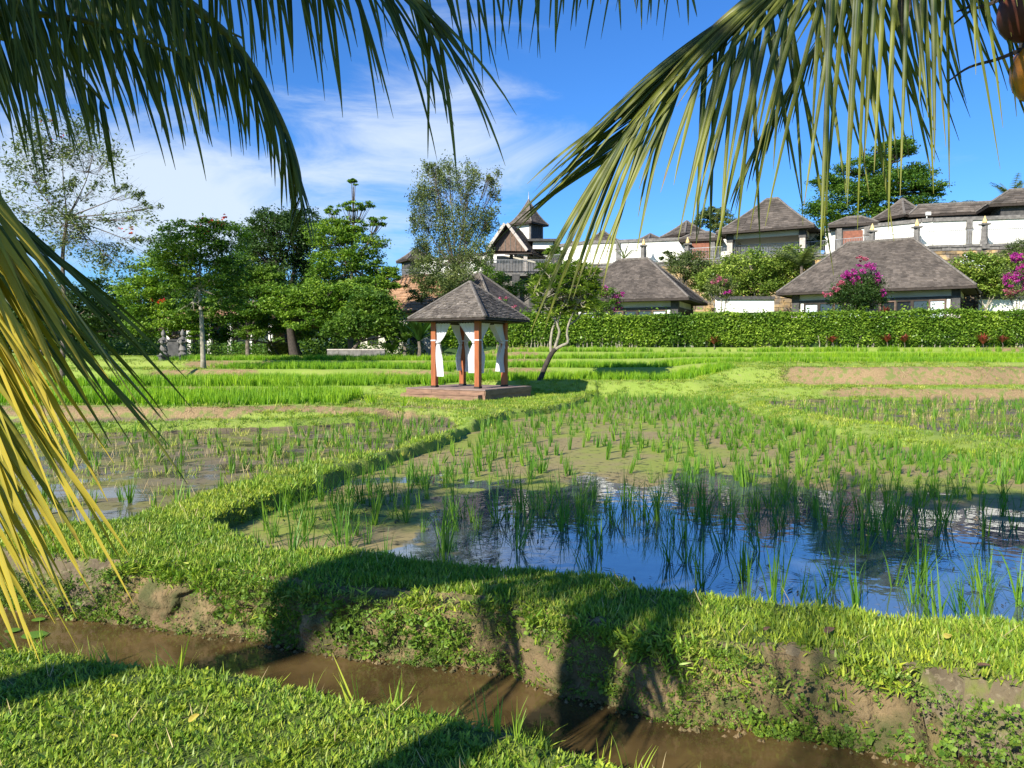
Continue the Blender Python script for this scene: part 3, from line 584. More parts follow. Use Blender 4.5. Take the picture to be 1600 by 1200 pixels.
# ---- gazebo
def gazebo():
    al = R(29.5); n1 = Vector((-math.sin(al), -math.cos(al), 0)); n2 = Vector((math.cos(al), -math.sin(al), 0)); G = Vector((-1.4, 26.0, 0))
    def P(a, b, z): q = G + n1 * a + n2 * b; q.z = z; return q
    zt = CZ - 1.2; z0 = zt - .36; root = thing('gazebo', 'open timber gazebo with white tied curtains and shingle roof on a stepped deck', 'gazebo', (G.x, G.y, z0))
    def bx(mb, a0, a1, b0, b1, za, zb): mb.box(P(a0, b0, za), n1 * (a1 - a0), n2 * (b1 - b0), (0, 0, zb - za))
    h = 1.52
    # platform: core, riser boards and top planks
    c = MB(); bx(c, -h + .04, h - .04, -h + .04, h - .04, z0 - .3, zt - .035); bx(c, h - .03, h + .2, -h + .02, h - .2, z0 - .3, zt - .2); c.ob('platform_core', M['wood_dark'], root)
    for k in range(17):
        b = MB(); w = 2 * h / 17; bx(b, -h + k * w + .004, -h + (k + 1) * w - .004, -h, h, zt - .03, zt + random.uniform(0, .004)); b.ob('plank', M['deck_top'], root)
    for zz0, zz1, off, b0, b1 in ((zt - .175, zt - .034, h, -h + .03, h - .03), (z0 - .16, z0 + .17, h + .25, -h - .02, h - .1)):
        nrow = 1 if zz1 - zz0 < .2 else 2
        for r_ in range(nrow):
            za = zz0 + (zz1 - zz0) * r_ / nrow; zb = zz0 + (zz1 - zz0) * (r_ + 1) / nrow - .006; bb = b0
            while bb < b1 - .01:
                e = min(b1, bb + random.uniform(.75, 1.15)); q = MB(); bx(q, off - .03, off + random.uniform(0, .004), bb + .003, e - .003, za, zb); q.ob('plank', M['deck'], root); bb = e
    for k in range(3):
        q = MB(); k == 0 and bx(q, h + .001, h + .247, h - .13, h - .101, z0 - .16, z0 + .17); bx(q, h + .001 + k * .075, h + .071 + k * .075, -h - .01, h - .11, z0 + .175, z0 + .20); q.ob('plank', M['deck'], root)
    q = MB(); bx(q, h - .028, h + .002, h - .098, h - .001, z0 - .16, z0 + .185); q.ob('plank', M['deck'], root)
    for za, zb, off in ((zt - .175, zt - .034, h), (z0 - .1, zt - .18, h - .03)):
        q = MB(); bx(q, -h + .02, h - .02, off - .03, off, za, zb); q.ob('plank', M['deck'], root)
    # posts
    pc = .84; top = CZ + 1.0
    for sa, sb in ((1, 1), (1, -1), (-1, 1), (-1, -1)):
        q = MB(); w = .085; bx(q, sa * pc - w, sa * pc + w, sb * pc - w, sb * pc + w, zt, top); p = q.ob('post', M['post'], root)
        q = MB(); bx(q, sa * pc - w - .006, sa * pc + w + .006, sb * pc - w - .006, sb * pc + w + .006, zt + 1.52, zt + 1.56); q.ob('curtain_tie', M['cloth'], p)
        q = MB(); bx(q, sa * pc - w - .012, sa * pc + w + .012, sb * pc - w - .012, sb * pc + w + .012, zt, zt + .06); q.ob('post_foot', M['wood_dark'], p)
    q = MB(); bw = .05
    for s in (1, -1):
        bx(q, s * pc - bw, s * pc + bw, -pc + .09, pc - .09, top - .12, top); bx(q, -pc + .09, pc - .09, s * pc - bw, s * pc + bw, top - .12, top)
    q.ob('beam', M['wood_dark'], root)
    # curtains, two to a post, gathered by a tie
    for sa, sb in ((1, 1), (1, -1), (-1, 1), (-1, -1)):
        for ax in (0, 1):
            V = []; F = []; nz, nu = 26, 15; zl = zt + random.uniform(.34, .55)
            for i in range(nz + 1):
                z = top - .11 + (zl - top + .11) * i / nz; tz = (top - .11 - z); tie = zt + 1.47; 
                if z > tie: f_ = (z - tie) / (top - .11 - tie); wd = .10 + .50 * f_ ** .8
                else: f_ = (tie - z) / (tie - zl); wd = .10 + .17 * min(1, f_ * 2.2) + .02 * f_
                cen = .09 + wd * .5
                for j in range(nu + 1):
                    u_ = j / nu - .5; s_ = cen + u_ * wd + (0 if z > tie else -.02)
                    d = math.sin(j * 2.35 + ax * 2 + sa) * (.022 + .02 * (1 - min(1, wd / .7))) + math.sin(j * 5.1 + i * .2) * .006 + .03 * math.sin(i * .35 + sa * 2)
                    if ax == 0: a, b = sa * pc - sa * s_, sb * (pc + .02) + d
                    else: a, b = sa * (pc + .02) + d, sb * pc - sb * s_
                    V.append(tuple(P(a, b, z)))
            for i in range(nz):
                for j in range(nu): k = i * (nu + 1) + j; F.append([k, k + 1, k + nu + 2, k + nu + 1])
            cu = ob('curtain', V, F, M['cloth'], root, smooth=True)
            kz = zt + 1.47; a, b = (sa * pc - sa * .14, sb * (pc + .02)) if ax == 0 else (sa * (pc + .02), sb * pc - sb * .14)
            q = MB(); q.lathe(P(a, b, kz - .04), [(.02, 0), (.065, .02), (.07, .045), (.05, .08), (.02, .09)], 9)
            e = P(a, b, kz); q.q(e, e + Vector((.06, 0, -.02)), e + Vector((.08, -.03, -.2)), e + Vector((.03, -.03, -.19))); q.ob('tie_knot', M['cloth'], cu)
    # roof
    e = 1.46; ze = top + .03; za = CZ + 2.27
    E = [P(e, e, ze), P(e, -e, ze), P(-e, -e, ze), P(-e, e, ze)]
    rf = roof(root, E, [P(0, .01, za), P(0, -.01, za)], row=.086, sw=.11, th=.028, m='shingle_gazebo', capr=.045, fascia=.07, cap='ridge')
    q = MB(); q.lathe(P(0, 0, za - .02), [(.06, 0), (.05, .03), (.02, .06)], 8); q.ob('finial', M['ridge'], rf)
    for ee in (E[0],):
        q = MB(); q.tube([ee + Vector((.075, 0, .035)), P(0, 0, za) + Vector((.05, 0, .0))], .028, 5); q.ob('ridge_cap', M['ridge_dark'], rf)
gazebo()
# ---- retaining wall, terrace fence, white wall
FEN = [(-13.3, 90), (6.3, 73.4), (16, 70.7), (25.7, 66), (32, 60.6), (38.7, 59), (50, 56.5)]
ZP = 9.75
def terrace():
    rt = thing('retaining_wall', 'high rubble retaining wall with dark coping below the terrace railing', 'wall', (16, 70.6, 3))
    rl = thing('terrace_railing', 'long grey metal railing with stone piers along the upper terrace', 'railing', (16, 70.7, ZP))
    wh = thing('boundary_wall', 'long white plastered wall with dark pillars on the upper terrace', 'wall', (17, 72.5, ZP))
    bank = MB(); cop = MB(); bars = MB()
    for (a, b) in zip(FEN, FEN[1:]):
        A = Vector((*a, 0)); B = Vector((*b, 0)); d = (B - A); L_ = d.length; u = d / L_; n = Vector((u.y, -u.x, 0))  # n points to the camera
        o = A + Vector((0, 0, -1)); bank.box(o + n * .0, d, n * .25, (0, 0, ZP - .0 + 1 - .38))
        # coping courses
        for z0, z1, out in ((ZP - .37, ZP - .12, .30), (ZP - .115, ZP + .06, .38)):
            s = 0
            while s < L_ - .05:
                e = min(L_, s + random.uniform(.6, 1.1)); cop.box(A + u * (s + .01) + Vector((0, 0, z0)), u * (e - s - .02), n * (out + random.uniform(-.02, .03)), (0, 0, z1 - z0)); s = e
        # stones on the face (rough, proud blocks)
        V = MB(); z = 4.2
        while z < ZP - .45:
            s = random.uniform(0, .4)
            hgt = random.uniform(.28, .45)
            while s < L_ - .2:
                w = random.uniform(.4, .95); w = min(w, L_ - s)
                V.box(A + u * s + n * .25 + Vector((0, 0, z)), u * (w - .05), n * random.uniform(.05, .14), (0, 0, min(hgt, ZP - .4 - z) - .04)); s += w
            z += hgt
        V.ob('rubble_stones', M['stone_wall'], rt, kind='stuff')
        # railing
        top = ZP + 1.15
        bars.box(A + n * .1 + Vector((0, 0, top)), d, n * .05, (0, 0, .05)); bars.box(A + n * .1 + Vector((0, 0, ZP + .16)), d, n * .04, (0, 0, .04))
        s = .1
        while s < L_: bars.box(A + u * s + n * .11 + Vector((0, 0, ZP + .2)), u * .022, n * .022, (0, 0, top - ZP - .2)); s += .13
        # white wall 1.6 m behind
        A2 = A - n * 1.7; q = MB(); q.box(A2 + Vector((0, 0, ZP - .2)), d, -n * .3, (0, 0, 2.35)); q.ob('wall_panel', M['white'], wh)
        q = MB(); q.box(A2 + n * .14 + Vector((0, 0, ZP + 2.152)), d, -n * .6, (0, 0, .16)); q.box(A2 + n * .04 + Vector((0, 0, ZP + 2.313)), d, -n * .4, (0, 0, .14)); q.ob('coping', M['stone_grey'], wh)
        s = 3.2 if L_ < 12 else 5
        while s < L_ - 1:
            q = MB(); q.box(A2 + u * s + n * .003 + Vector((0, 0, ZP)), u * .4, n * .16, (0, 0, 2.15)); q.box(A2 + u * (s - .06) + n * .003 + Vector((0, 0, ZP + 1.5)), u * .52, n * .2, (0, 0, .14)); q.ob('pillar', M['stone_grey'], wh); s += 7.3
    bank.ob('core', M['stone_wall'], rt); cop.ob('coping_stones', M['stone_grey'], rt, kind='stuff'); b = bars.ob('balusters', M['rail'], rl, kind='stuff')
    for px, D in ((1438, 60.4), (1547, 58.8), (1003, 72.6), (1358, 63.6), (1076, 70.2)):
        p = at(px, 390, D); p.z = ZP; y = float(wall_y(np.array([p.x]))[0]); p.y = y - .15
        q = MB(); q.box(p + Vector((-.27, -.27, -.3)), (.54, 0, 0), (0, .54, 0), (0, 0, .35)); q.lathe(p, [(.36, .05), (.27, .5), (.24, 1.5)], 4); q.cbox(p + Vector((0, 0, 1.5)), .62, .62, .12); pr = q.ob('pier', M['stone_grey'], rl)
        q = MB(); q.lathe(p + Vector((0, 0, 1.621)), [(.14, 0), (.18, .1), (.15, .22), (.09, .38), (.02, .58)], 8); q.ob('pier_finial', M['finial'], pr)
terrace()
# ---- houses on the upper terrace
def small_roof(name, label, px, apex_py, eave_py, half_px, D, ang=.5, door=False, L2=None, cat='roofed house', wallm='stone_dark'):
    c = at(px, apex_py, D); ze = at(px, eave_py, D).z; hw = half_px * D / 1220 / 1.25; root = thing(name, label, cat, (c.x, c.y, ZP))
    u = Vector((math.cos(ang), math.sin(ang), 0)); v = Vector((-u.y, u.x, 0)); c0 = Vector((c.x, c.y, ze)); l2 = L2 or hw
    E = [c0 - u * l2 - v * hw, c0 + u * l2 - v * hw, c0 + u * l2 + v * hw, c0 - u * l2 + v * hw]
    r_ = max(.02, l2 - hw); roof(root, E, [Vector((c.x, c.y, c.z)) - u * r_, Vector((c.x, c.y, c.z)) + u * r_], row=.3, sw=.45, th=.04, flare=.25 if not L2 else 0, capr=.1, fascia=.2)
    k = .72; b = MB(); o = c0 - u * l2 * k - v * hw * k; o.z = ZP; b.box(o, u * l2 * 2 * k, v * hw * 2 * k, (0, 0, ze - ZP - .1)); b.ob('wall', M[wallm], root)
    if door:
        o = c0 - v * (hw * k + .08); o.z = ZP; d = MB(); d.box(o - u * .75, u * 1.5, v * .06, (0, 0, 2.0)); dd = d.ob('door', M['door'], root)
        for s in (-1, 1):
            q = MB(); q.box(o + u * (s * 1.05 - .2) - v * .1, u * .4, v * .4, (0, 0, 2.25)); q.ob('pillar', M['stone_grey'], root)
    return root
small_roof('gatehouse', 'small pyramid roof at the far left end of the white terrace wall', 650, 388, 408, 30, 91, cat='gatehouse')
small_roof('gatehouse', 'pyramid shingle roof peeping over the white wall right of the tower', 942, 361, 382, 30, 80)
small_roof('gatehouse', 'smallest low pyramid roof over the middle of the white wall', 1016, 366, 378, 24, 80)
small_roof('gatehouse', 'steeper pyramid roof left of the open pavilion', 1073, 346, 370, 36, 76)
small_roof('gatehouse', 'small roofed gateway with orange door between white walls', 1096, 364, 376, 26, 71.5, door=True, L2=1.9, cat='gateway', ang=-.3)
small_roof('gatehouse', 'low roofed gateway with orange door beside the large tree', 1334, 340, 353, 30, 66.5, door=True, L2=1.9, cat='gateway', ang=-.45)
small_roof('gatehouse', 'pyramid shingle roof in front of the wide umbrella tree', 1410, 311, 342, 40, 69, ang=.4)
small_roof('gatehouse', 'long low shingle roof behind the white wall at the right', 1512, 318, 334, 20, 66, ang=-.3, L2=4.6, cat='long house')
small_roof('gatehouse', 'shingle roof cut off by the right edge above the white wall', 1612, 296, 322, 46, 62, ang=-.3, L2=3.4, cat='house')
small_roof('gatehouse', 'dark roof partly hidden between the tower and the white wall', 893, 378, 392, 32, 82, ang=.4)
for px, py, D in ((1448, 336, 63), (1566, 323, 61.5)):
    p = at(px, py, D); q = MB(); q.box(p, (.35, 0, 0), (0, .2, 0), (0, 0, .26)); q.box(p + Vector((.05, .1, -.75)), (.05, 0, 0), (0, .05, 0), (0, 0, .75)); o = q.ob('floodlight', M['white'])
    tag(o, 'small white box lamp on the wall ' + ('left of the long roof' if px < 1500 else 'in front of the long roof'), 'lamp')
def pavilion():
    D = 66.0; c = at(1205, 304, D); f = Fr(at(1272, 350, 64)[:2], (-.86, .5)); root = thing('pavilion', 'open pavilion with tall shingle roof on pale columns beside the terrace railing', 'pavilion', (c.x, c.y, ZP))
    L_, W_ = 8.0, 6.2; ze = at(1272, 352, 64).z; E = [f.p(0, 0, ze), f.p(L_, 0, ze), f.p(L_, W_, ze), f.p(0, W_, ze)]; zt = ze + 3.0
    roof(root, E, [f.p(L_ / 2 - .5, W_ / 2, zt), f.p(L_ / 2 + .5, W_ / 2, zt)], row=.28, sw=.4, th=.035, flare=.15, capr=.1)
    for a in (.8, L_ - 1.2):
        for b_ in (.8, W_ - 1.2):
            q = MB(); f.box(q, a, a + .45, b_, b_ + .45, ZP, ze - .8); q.ob('column', M['stone_pale'], root)
            q = MB(); f.box(q, a - .06, a + .51, b_ - .06, b_ + .51, ze - .797, ze - .1); q.ob('capital', M['stone_dark'], root)
    q = MB(); f.box(q, .9, L_ - .9, .9, 1.05, ze - .55, ze - .12); f.box(q, .9, 1.05, 1.06, W_ - .9, ze - .55, ze - .12); q.ob('beam', M['cream'], root)
    q = MB(); f.box(q, 4.6, L_ - 1.3, W_ - 1.0, W_ - .85, ZP, ze - .6); f.box(q, L_ - 1.28, L_ - 1.1, 1.4, W_ - 1.1, ZP, ze - .6); q.ob('wall', M['cream'], root)
    q = MB(); f.box(q, 1.3, 4.5, W_ - .98, W_ - .92, ZP + .3, ze - .7); q.ob('window', M['glass'], root)
    q = MB(); f.box(q, .3, L_ - .3, .3, W_ - .3, ZP - .2, ZP + .12); q.ob('floor_slab', M['stone_grey'], root)
pavilion()
def tower():
    D = 78.0; s = D / 1220; f = Fr(at(843, 378, D)[:2], (-1, .28)); root = thing('tower_house', 'gabled house with square bell tower and steep shingle cap on the terrace', 'tower house', (at(815, 400, D).x, D + 2, ZP))
    Z = lambda py: CZ + (548 - py) * s
    # tower shaft: near corner at px ~827
    c = at(826, 348, D + 1.2); u = Vector((.93, .37, 0)).normalized(); v = Vector((-u.y, u.x, 0)); rt = math.radians(-38)
    u = Vector((math.cos(rt), -math.sin(rt), 0)) ; u = Vector((.62, .78, 0)); v = Vector((-.78, .62, 0))
    hw = .95; o = Vector((c.x, c.y, 0)) - u * hw - v * hw; o.z = ZP
    q = MB(); q.box(o, u * 2 * hw, v * 2 * hw, (0, 0, Z(349) - ZP)); sh = q.ob('tower_shaft', M['white'], root)
    # dark vertical strips over the right-hand face
    for k in range(6):
        q = MB(); q.box(o - v * .05 + u * (.08 + k * .3) + Vector((0, 0, 2)), u * .28, v * .045, (0, 0, Z(350) - ZP - 2.1)); q.ob('dark_strip', M['stone_dark'], sh)
    for (pp) in (o, o + u * 2 * hw, o + v * 2 * hw):
        q = MB(); q.box(pp - u * .1 - v * .1 - Vector((0, 0, -1)), u * .2, v * .2, (0, 0, Z(350) - ZP - 1.05)); q.ob('corner_post', M['stone_grey'], sh)
    ze, za = Z(350), Z(311); e = 1.45; c0 = Vector((c.x, c.y, ze))
    E = [c0 - u * e - v * e, c0 + u * e - v * e, c0 + u * e + v * e, c0 - u * e + v * e]
    roof(root, E, [Vector((c.x, c.y, za)) - u * .01, Vector((c.x, c.y, za)) + u * .01], row=.22, sw=.3, th=.03, flare=.45, capr=.07, fascia=.14)
    q = MB(); q.tube([(c.x, c.y, za - .1), (c.x, c.y, za + .45), (c.x, c.y, Z(298))], [.09, .03, .02], 6); q.ob('finial_rod', M['rail'], root)
    # gable: front triangle from (765,390)-(792,351)-(822,392), ridge back to the right (816,356)
    A = at(764, 391, D - 2.2); B = at(823, 393, D - 3.2); T = at(791.5, 351, D - 2.7); bk = Vector((1.2, 3.0, 0))
    q = MB(); i = Vector((.25, .6, 0)); q.q(A + i, B + i, T + i); q.q(A + i + bk, T + i + bk, B + i + bk); q.ob('gable', M['brick'], root)
    for k in range(5):
        t = .22 + k * .14; p = A.lerp(B, t) + i; hgt = (1 - abs(t - .5) * 2) * (T.z - A.z) * .8; q = MB(); q.box(p - Vector((.03, .06, 0)), (.07, 0, 0), (0, .05, 0), (0, 0, hgt)); q.ob('gable_batten', M['ridge'], root)
    for P0, P1 in ((A, T), (T, B)):
        sl = MB(); n = (P1 - P0).cross(bk).normalized(); n = n if n.z > 0 else -n; sl.box(P0, P1 - P0, bk, n * .1); rf = sl.ob('roof', M['wood_dark'], root)
        V = MB(); nr = 16; dn = (P0 - P1) if P0.z < P1.z else (P1 - P0); topp = P1 if P0.z < P1.z else P0
        for r_ in range(nr):
            for k in range(14):
                a = topp + dn * (r_ / nr) + bk * (k / 14) + n * .1; V.q(a + n * .005, a + bk / 14 * .97 + n * .005, a + bk / 14 * .97 + dn / nr * 1.1 + n * .06, a + dn / nr * 1.1 + n * .06)
        s_ = V.ob('shingles', M['shingle'], rf); s_['kind'] = 'stuff'
        bb = MB(); bb.box(P0 - i * .1, P1 - P0, -i * .25, n * .28); bb.ob('barge_board', M['stone_pale'], rf)
    # skirt roof around the gable foot
    x0, x1 = at(760, 404, D - 4).x, at(829, 404, D - 4.5).x
    lo = [Vector((x0 - .5, D - 4.2, Z(405))), Vector((x1 + .1, D - 5.2, Z(406))), Vector((x1 + 3.0, D + 1.5, Z(407))), Vector((x0 + 2, D + 3, Z(405)))]
    hi = [A + i * .5, B + i * .5, B + bk, A + bk]
    for k in range(4):
        if k in (2, 3): continue
        a, b = lo[k], lo[(k + 1) % 4]; c1, d1 = hi[(k + 1) % 4], hi[k]; q = MB(); q.q(a, b, c1, d1); q.q(*[p - Vector((0, 0, .12)) for p in (d1, c1, b, a)]); q.q(a - Vector((0, 0, .12)), b - Vector((0, 0, .12)), b, a); rf = q.ob('roof', M['wood_dark'], root)
        V = MB()
        for r_ in range(6):
            for j in range(14):
                l0, r0 = a.lerp(d1, r_ / 6), b.lerp(c1, r_ / 6); l1, r1 = a.lerp(d1, (r_ + 1.1) / 6), b.lerp(c1, (r_ + 1.1) / 6); z = Vector((0, 0, .07))
                V.q(l0.lerp(r0, j / 14) + z, l0.lerp(r0, (j + .97) / 14) + z, l1.lerp(r1, (j + .97) / 14) + z * .2, l1.lerp(r1, j / 14) + z * .2)
        s_ = V.ob('shingles', M['shingle'], rf); s_['kind'] = 'stuff'
    # room behind, columns, balcony, stone base
    q = MB(); q.box((x0 + .9, D - 1.5, ZP - .4), (x1 - x0 + 1.2, 0, 0), (0, 4, 0), (0, 0, Z(402) - ZP + .3)); q.ob('wall', M['cream'], root)
    zf = Z(432)
    for px, dd in ((768, 3.4), (799, 3.9), (821, 4.6), (848, 1.2)):
        p = at(px, 432, D - dd); q = MB(); q.cbox((p.x, p.y, zf), .34, .34, Z(406) - zf); q.ob('column', M['stone_dark'] if px != 821 else M['stone_pale'], root)
    q = MB(); q.box((x0 - .4, D - 5, zf - .45), (x1 - x0 + 2.2, 0, 0), (0, 8, 0), (0, 0, .3)); q.ob('balcony_floor', M['stone_grey'], root)
    q = MB(); w = x1 - x0 + 2.0
    q.box((x0 - .3, D - 4.95, zf + 1.0), (w, 0, 0), (0, .06, 0), (0, 0, .06))
    for k in range(int(w / .14)): q.box((x0 - .3 + k * .14, D - 4.93, zf), (.03, 0, 0), (0, .03, 0), (0, 0, 1.0))
    s_ = q.ob('balusters', M['rail'], root); s_['kind'] = 'stuff'
    q = MB(); q.box((x0 - .3, D - 4.6, zf), (w, 0, 0), (0, .08, 0), (0, 0, .8)); q.ob('parapet', M['stone_grey'], root)
    q = MB(); q.box((x0 - .2, D - 4.4, 4), (x1 - x0 + 1.8, 0, 0), (0, 7, 0), (0, 0, zf - 4.31)); q.ob('stone_base', M['stone_grey'], root)
    for px in (772, 806, 832):
        p = at(px, 450, D - 4.7); q = MB(); q.cbox((p.x, p.y, 4), .7, .7, zf - 4.32); q.ob('buttress', M['stone_dark'], root)
    q = MB(); q.box((x1 + .3, D - 1.0, Z(392)), (2.0, 0, 0), (0, 2, 0), (0, 0, Z(381) - Z(392))); q.ob('dormer', M['white'], root)
    q = MB(); q.box((x1 - .2, D - 1.5, Z(381)), (2.9, 0, 0), (0, 3, 0), (0, 0, .22)); q.ob('dormer_roof', M['stone_dark'], root)
tower()
# garden walls beside the big villa
for (x0, x1, y, lab) in ((14.9, 19.2, 57.5, 'white garden wall with dark beam left of the big villa'), (33.9, 45, 57, 'white garden wall with dark beam right of the big villa')):
    root = thing('garden_wall', lab, 'wall', ((x0 + x1) / 2, y, 3)); q = MB(); q.box((x0, y, 2), (x1 - x0, 0, 0), (0, .3, 0), (0, 0, 3.1)); q.ob('wall_panel', M['stone_dark'], root)
    q = MB(); q.box((x0, y - .12, 4.55), (x1 - x0, 0, 0), (0, .11, 0), (0, 0, .95)); q.ob('white_band', M['white'], root); q = MB(); q.box((x0, y - .3, 5.503), (x1 - x0, 0, 0), (0, .8, 0), (0, 0, .22)); q.ob('coping', M['stone_dark'], root)
# low garden wall and statues on the left lawn
def low_wall():
    a = at(511, 546, 46); b = at(601, 546, 45.4); zz = gz(a.x, 46) - .1; root = thing('planter_wall', 'low grey stone wall under the trees left of the gazebo', 'wall', ((a.x + b.x) / 2, 45.7, zz))
    n = 5
    for k in range(n):
        p = Vector((a.x, 46, zz)).lerp(Vector((b.x, 45.4, zz)), k / n); e = Vector((a.x, 46, zz)).lerp(Vector((b.x, 45.4, zz)), (k + 1) / n) - p; q = MB(); q.box(p + e * .005, e * .99, (0, .3, 0), (0, 0, .55)); q.ob('panel', M['stone_grey'], root)
        q = MB(); q.box(p + e * .003 + Vector((0, -.04, .553)), e * .994, (0, .38, 0), (0, 0, .07)); q.ob('coping', M['stone_pale'], root)
low_wall()
def fountain(px, lab, flip=1):
    D = 42.0; p = at(px, 556, D); p.z = gz(p.x, D) - .03; root = thing('fountain_statue', lab, 'statue', p, 'fountain statues on the lawn')
    q = MB(); q.lathe(p, [(.34, 0), (.30, .05), (.30, .32), (.38, .34), (.38, .42), (.3, .42), (.29, .36)], 4); q.ob('planter', M['stone_dark'], root)
    q = MB(); q.lathe(p + Vector((0, 0, .36)), [(.22, 0), (.24, .1), (.15, .2), (.17, .25), (.22, .3), (.19, .42), (.13, .62), (.15, .72), (.17, .86), (.15, .96), (.06, 1.02), (.055, 1.06), (.10, 1.10), (.115, 1.2), (.10, 1.28), (.06, 1.34), (.03, 1.42)], 12); q.ob('figure', M['stone_grey'], root)
    s = p + Vector((0, 0, .36)); q = MB()
    q.tube([s + Vector((-.15, 0, .93)), s + Vector((-.24, -.1, .75)), s + Vector((-.1, -.2, .72))], [.05, .045, .035], 6); q.tube([s + Vector((.15, 0, .93)), s + Vector((.24, -.1, .75)), s + Vector((.1, -.2, .72))], [.05, .045, .035], 6); q.ob('arms', M['stone_grey'], root)
    q = MB(); q.lathe(s + Vector((0, -.22, .6)), [(.05, 0), (.10, .08), (.11, .16), (.06, .24), (.08, .27)], 9); q.ob('jar', M['stone_grey'], root)
fountain(256, 'left one of two dark planters with a stone figure pouring water', 1); fountain(286, 'right one of two dark planters with a stone figure nearest the pale trunk', -1)
def black_panel():
    p = at(270, 545, 43.5); q = MB(); q.box((p.x - .3, 43.5, gz(p.x, 43.5)), (.62, 0, 0), (0, .25, 0), (0, 0, 1.15)); q.cbox((p.x + .01, 43.6, gz(p.x, 43.5) + 1.155), .74, .37, .07); o = q.ob('stone_block', M['stone_dark']); tag(o, 'tall black stone block between the two fountain figures', 'stone block')
black_panel()
# ------------------------------------------------------------------ vegetation
def leaf_mesh(C, size, asp=.5, up=.6, droop=0, fold=.25):
    """C (n,3) leaf centres -> folded rhombus leaves, 2 quads? 4 verts 2 tris each"""
    n = len(C); nr = RNG.normal(size=(n, 3)); nr[:, 2] = np.abs(nr[:, 2]) + up; nr /= np.linalg.norm(nr, axis=1, keepdims=True)
    d = RNG.normal(size=(n, 3)); d[:, 2] -= droop; d -= nr * (d * nr).sum(1, keepdims=True); d /= np.linalg.norm(d, axis=1, keepdims=True) + 1e-9
    s = np.cross(nr, d); L_ = size * RNG.uniform(.65, 1.3, (n, 1)); w = L_ * asp * .5
    mid = C + d * L_ * .05
    V = np.stack([C - d * L_ * .5, mid + s * w + nr * w * fold, C + d * L_ * .5, mid - s * w + nr * w * fold], 1).reshape(-1, 3)
    b = np.arange(n)[:, None] * 4
    F = np.concatenate([b + [0, 1, 2], b + [0, 2, 3]], 1).reshape(-1, 3) if fold else b + np.array([[0, 1, 2, 3]])
    return V, F
def blob_points(c, r, n, sub=.28, layer=1.0, gap=1.0, core=.35):
    """leaf centres in sub-clumps spread through an ellipsoid"""
    c = np.array(c); r = np.array(r); k = max(4, int(7 * gap)); K = max(5, int(n / 55))
    u = RNG.normal(size=(K, 3)); u /= np.linalg.norm(u, axis=1, keepdims=True); rad = RNG.uniform(core, 1, (K, 1)) ** .6
    cc = c + u * rad * r * .86; s = r.mean() * sub * RNG.uniform(.6, 1.35, (K, 1))
    i = RNG.integers(0, K, n); g = RNG.normal(size=(n, 3)) * .5; g[:, 2] *= layer
    return cc[i] + g * s[i], cc
def tree(name, label, base, blobs, m, nleaf, size, tr=.15, bark='bark', D=None, trunk=None, lean=None, layer=.6, sub=.3, extra=None, cat='tree', asp=.5, limbs=True, up=.6, core=.35, twigs=0, group=None, depth=1.0, droop=0, lw=1.0, fill=2.1):
    """base: world point; blobs: (px,py,rx,ry[,dz]) in photo pixels at distance D"""
    base = Vector(base); D = D or base.y; s = D / 1220; root = thing(name, label, cat, base, group); pts = []; cs = []; tot = sum(b[2] * b[3] for b in blobs)
    mb = MB(); BC = []
    for b in blobs:
        c = at(b[0], b[1], D); rx, rz_ = b[2] * s * 1.12, b[3] * s * 1.12; ry = (rx * .6 + .4 * min(rx, rz_)) * depth; c.y += random.uniform(-.5, .5) * ry * .7
        p, cc = blob_points(c, (rx, ry, rz_), max(30, int(fill * nleaf * b[2] * b[3] / tot)), sub, layer, core=core); pts.append(p); BC.append((c, cc, rx, rz_))
    fork = trunk[-1] if trunk else base.lerp(sum((b[0] for b in BC), Vector()) / len(BC), .45)
    path = [base + Vector((0, 0, -.15))] + ([Vector(t) for t in trunk] if trunk else [base.lerp(fork, .5) + Vector((random.uniform(-.1, .1), 0, 0)), fork]); P = catmull(path, 4)
    mb.tube(P, [tr * (1 - .45 * i / (len(P) - 1)) * (1.25 if i == 0 else 1) for i in range(len(P))], 8)
    mb.ob('trunk', M[bark], root, smooth=True)
    if limbs:
        lb = MB()
        for c, cc, rx, rz_ in BC:
            f0 = Vector(fork); mid = f0.lerp(c, .55) + Vector((random.uniform(-.1, .1) * rx, 0, random.uniform(-.25, .05) * rz_)); lb.tube(catmull([f0, mid, c], 3), [lw * tr * v for v in (.5, .42, .36, .3, .24, .2, .14)], 5)
            for q in cc[:: max(1, len(cc) // 9)]:
                q = Vector(q); mm = mid.lerp(q, .5) + Vector((0, 0, -.08 * rz_)); lb.tube([mid.lerp(c, .4), mm, q], [lw * tr * .2, lw * tr * .13, lw * tr * .05], 4, False)
                for _ in range(twigs): lb.tube([mm.lerp(q, random.random()), q + Vector(RNG.normal(size=3) * .35 * rx)], [lw * tr * .07, lw * tr * .03], 3, False)
        lb.ob('limbs', M[bark], root, smooth=True)
    C = np.concatenate(pts); V, F = leaf_mesh(C, size, asp, up, droop); cr = ob('crown', V, F, M[m], root); cr['kind'] = 'stuff'
    if extra:
        for nm, mm, n, sz, bl in extra:
            q = np.concatenate([blob_points(at(b[0], b[1], D + (b[4] if len(b) > 4 else -.3)), (b[2] * s, b[2] * s * .7, b[3] * s), max(8, n // len(bl)), .3, .8)[0] for b in bl]); V, F = leaf_mesh(q, sz, .8); o = ob(nm, V, F, M[mm], root); o['kind'] = 'stuff'
    return root
def gpt(px, D, dz=0):
    x = (px - 800) / 1220 * D; return Vector((x, D, gz(x, D) + dz))
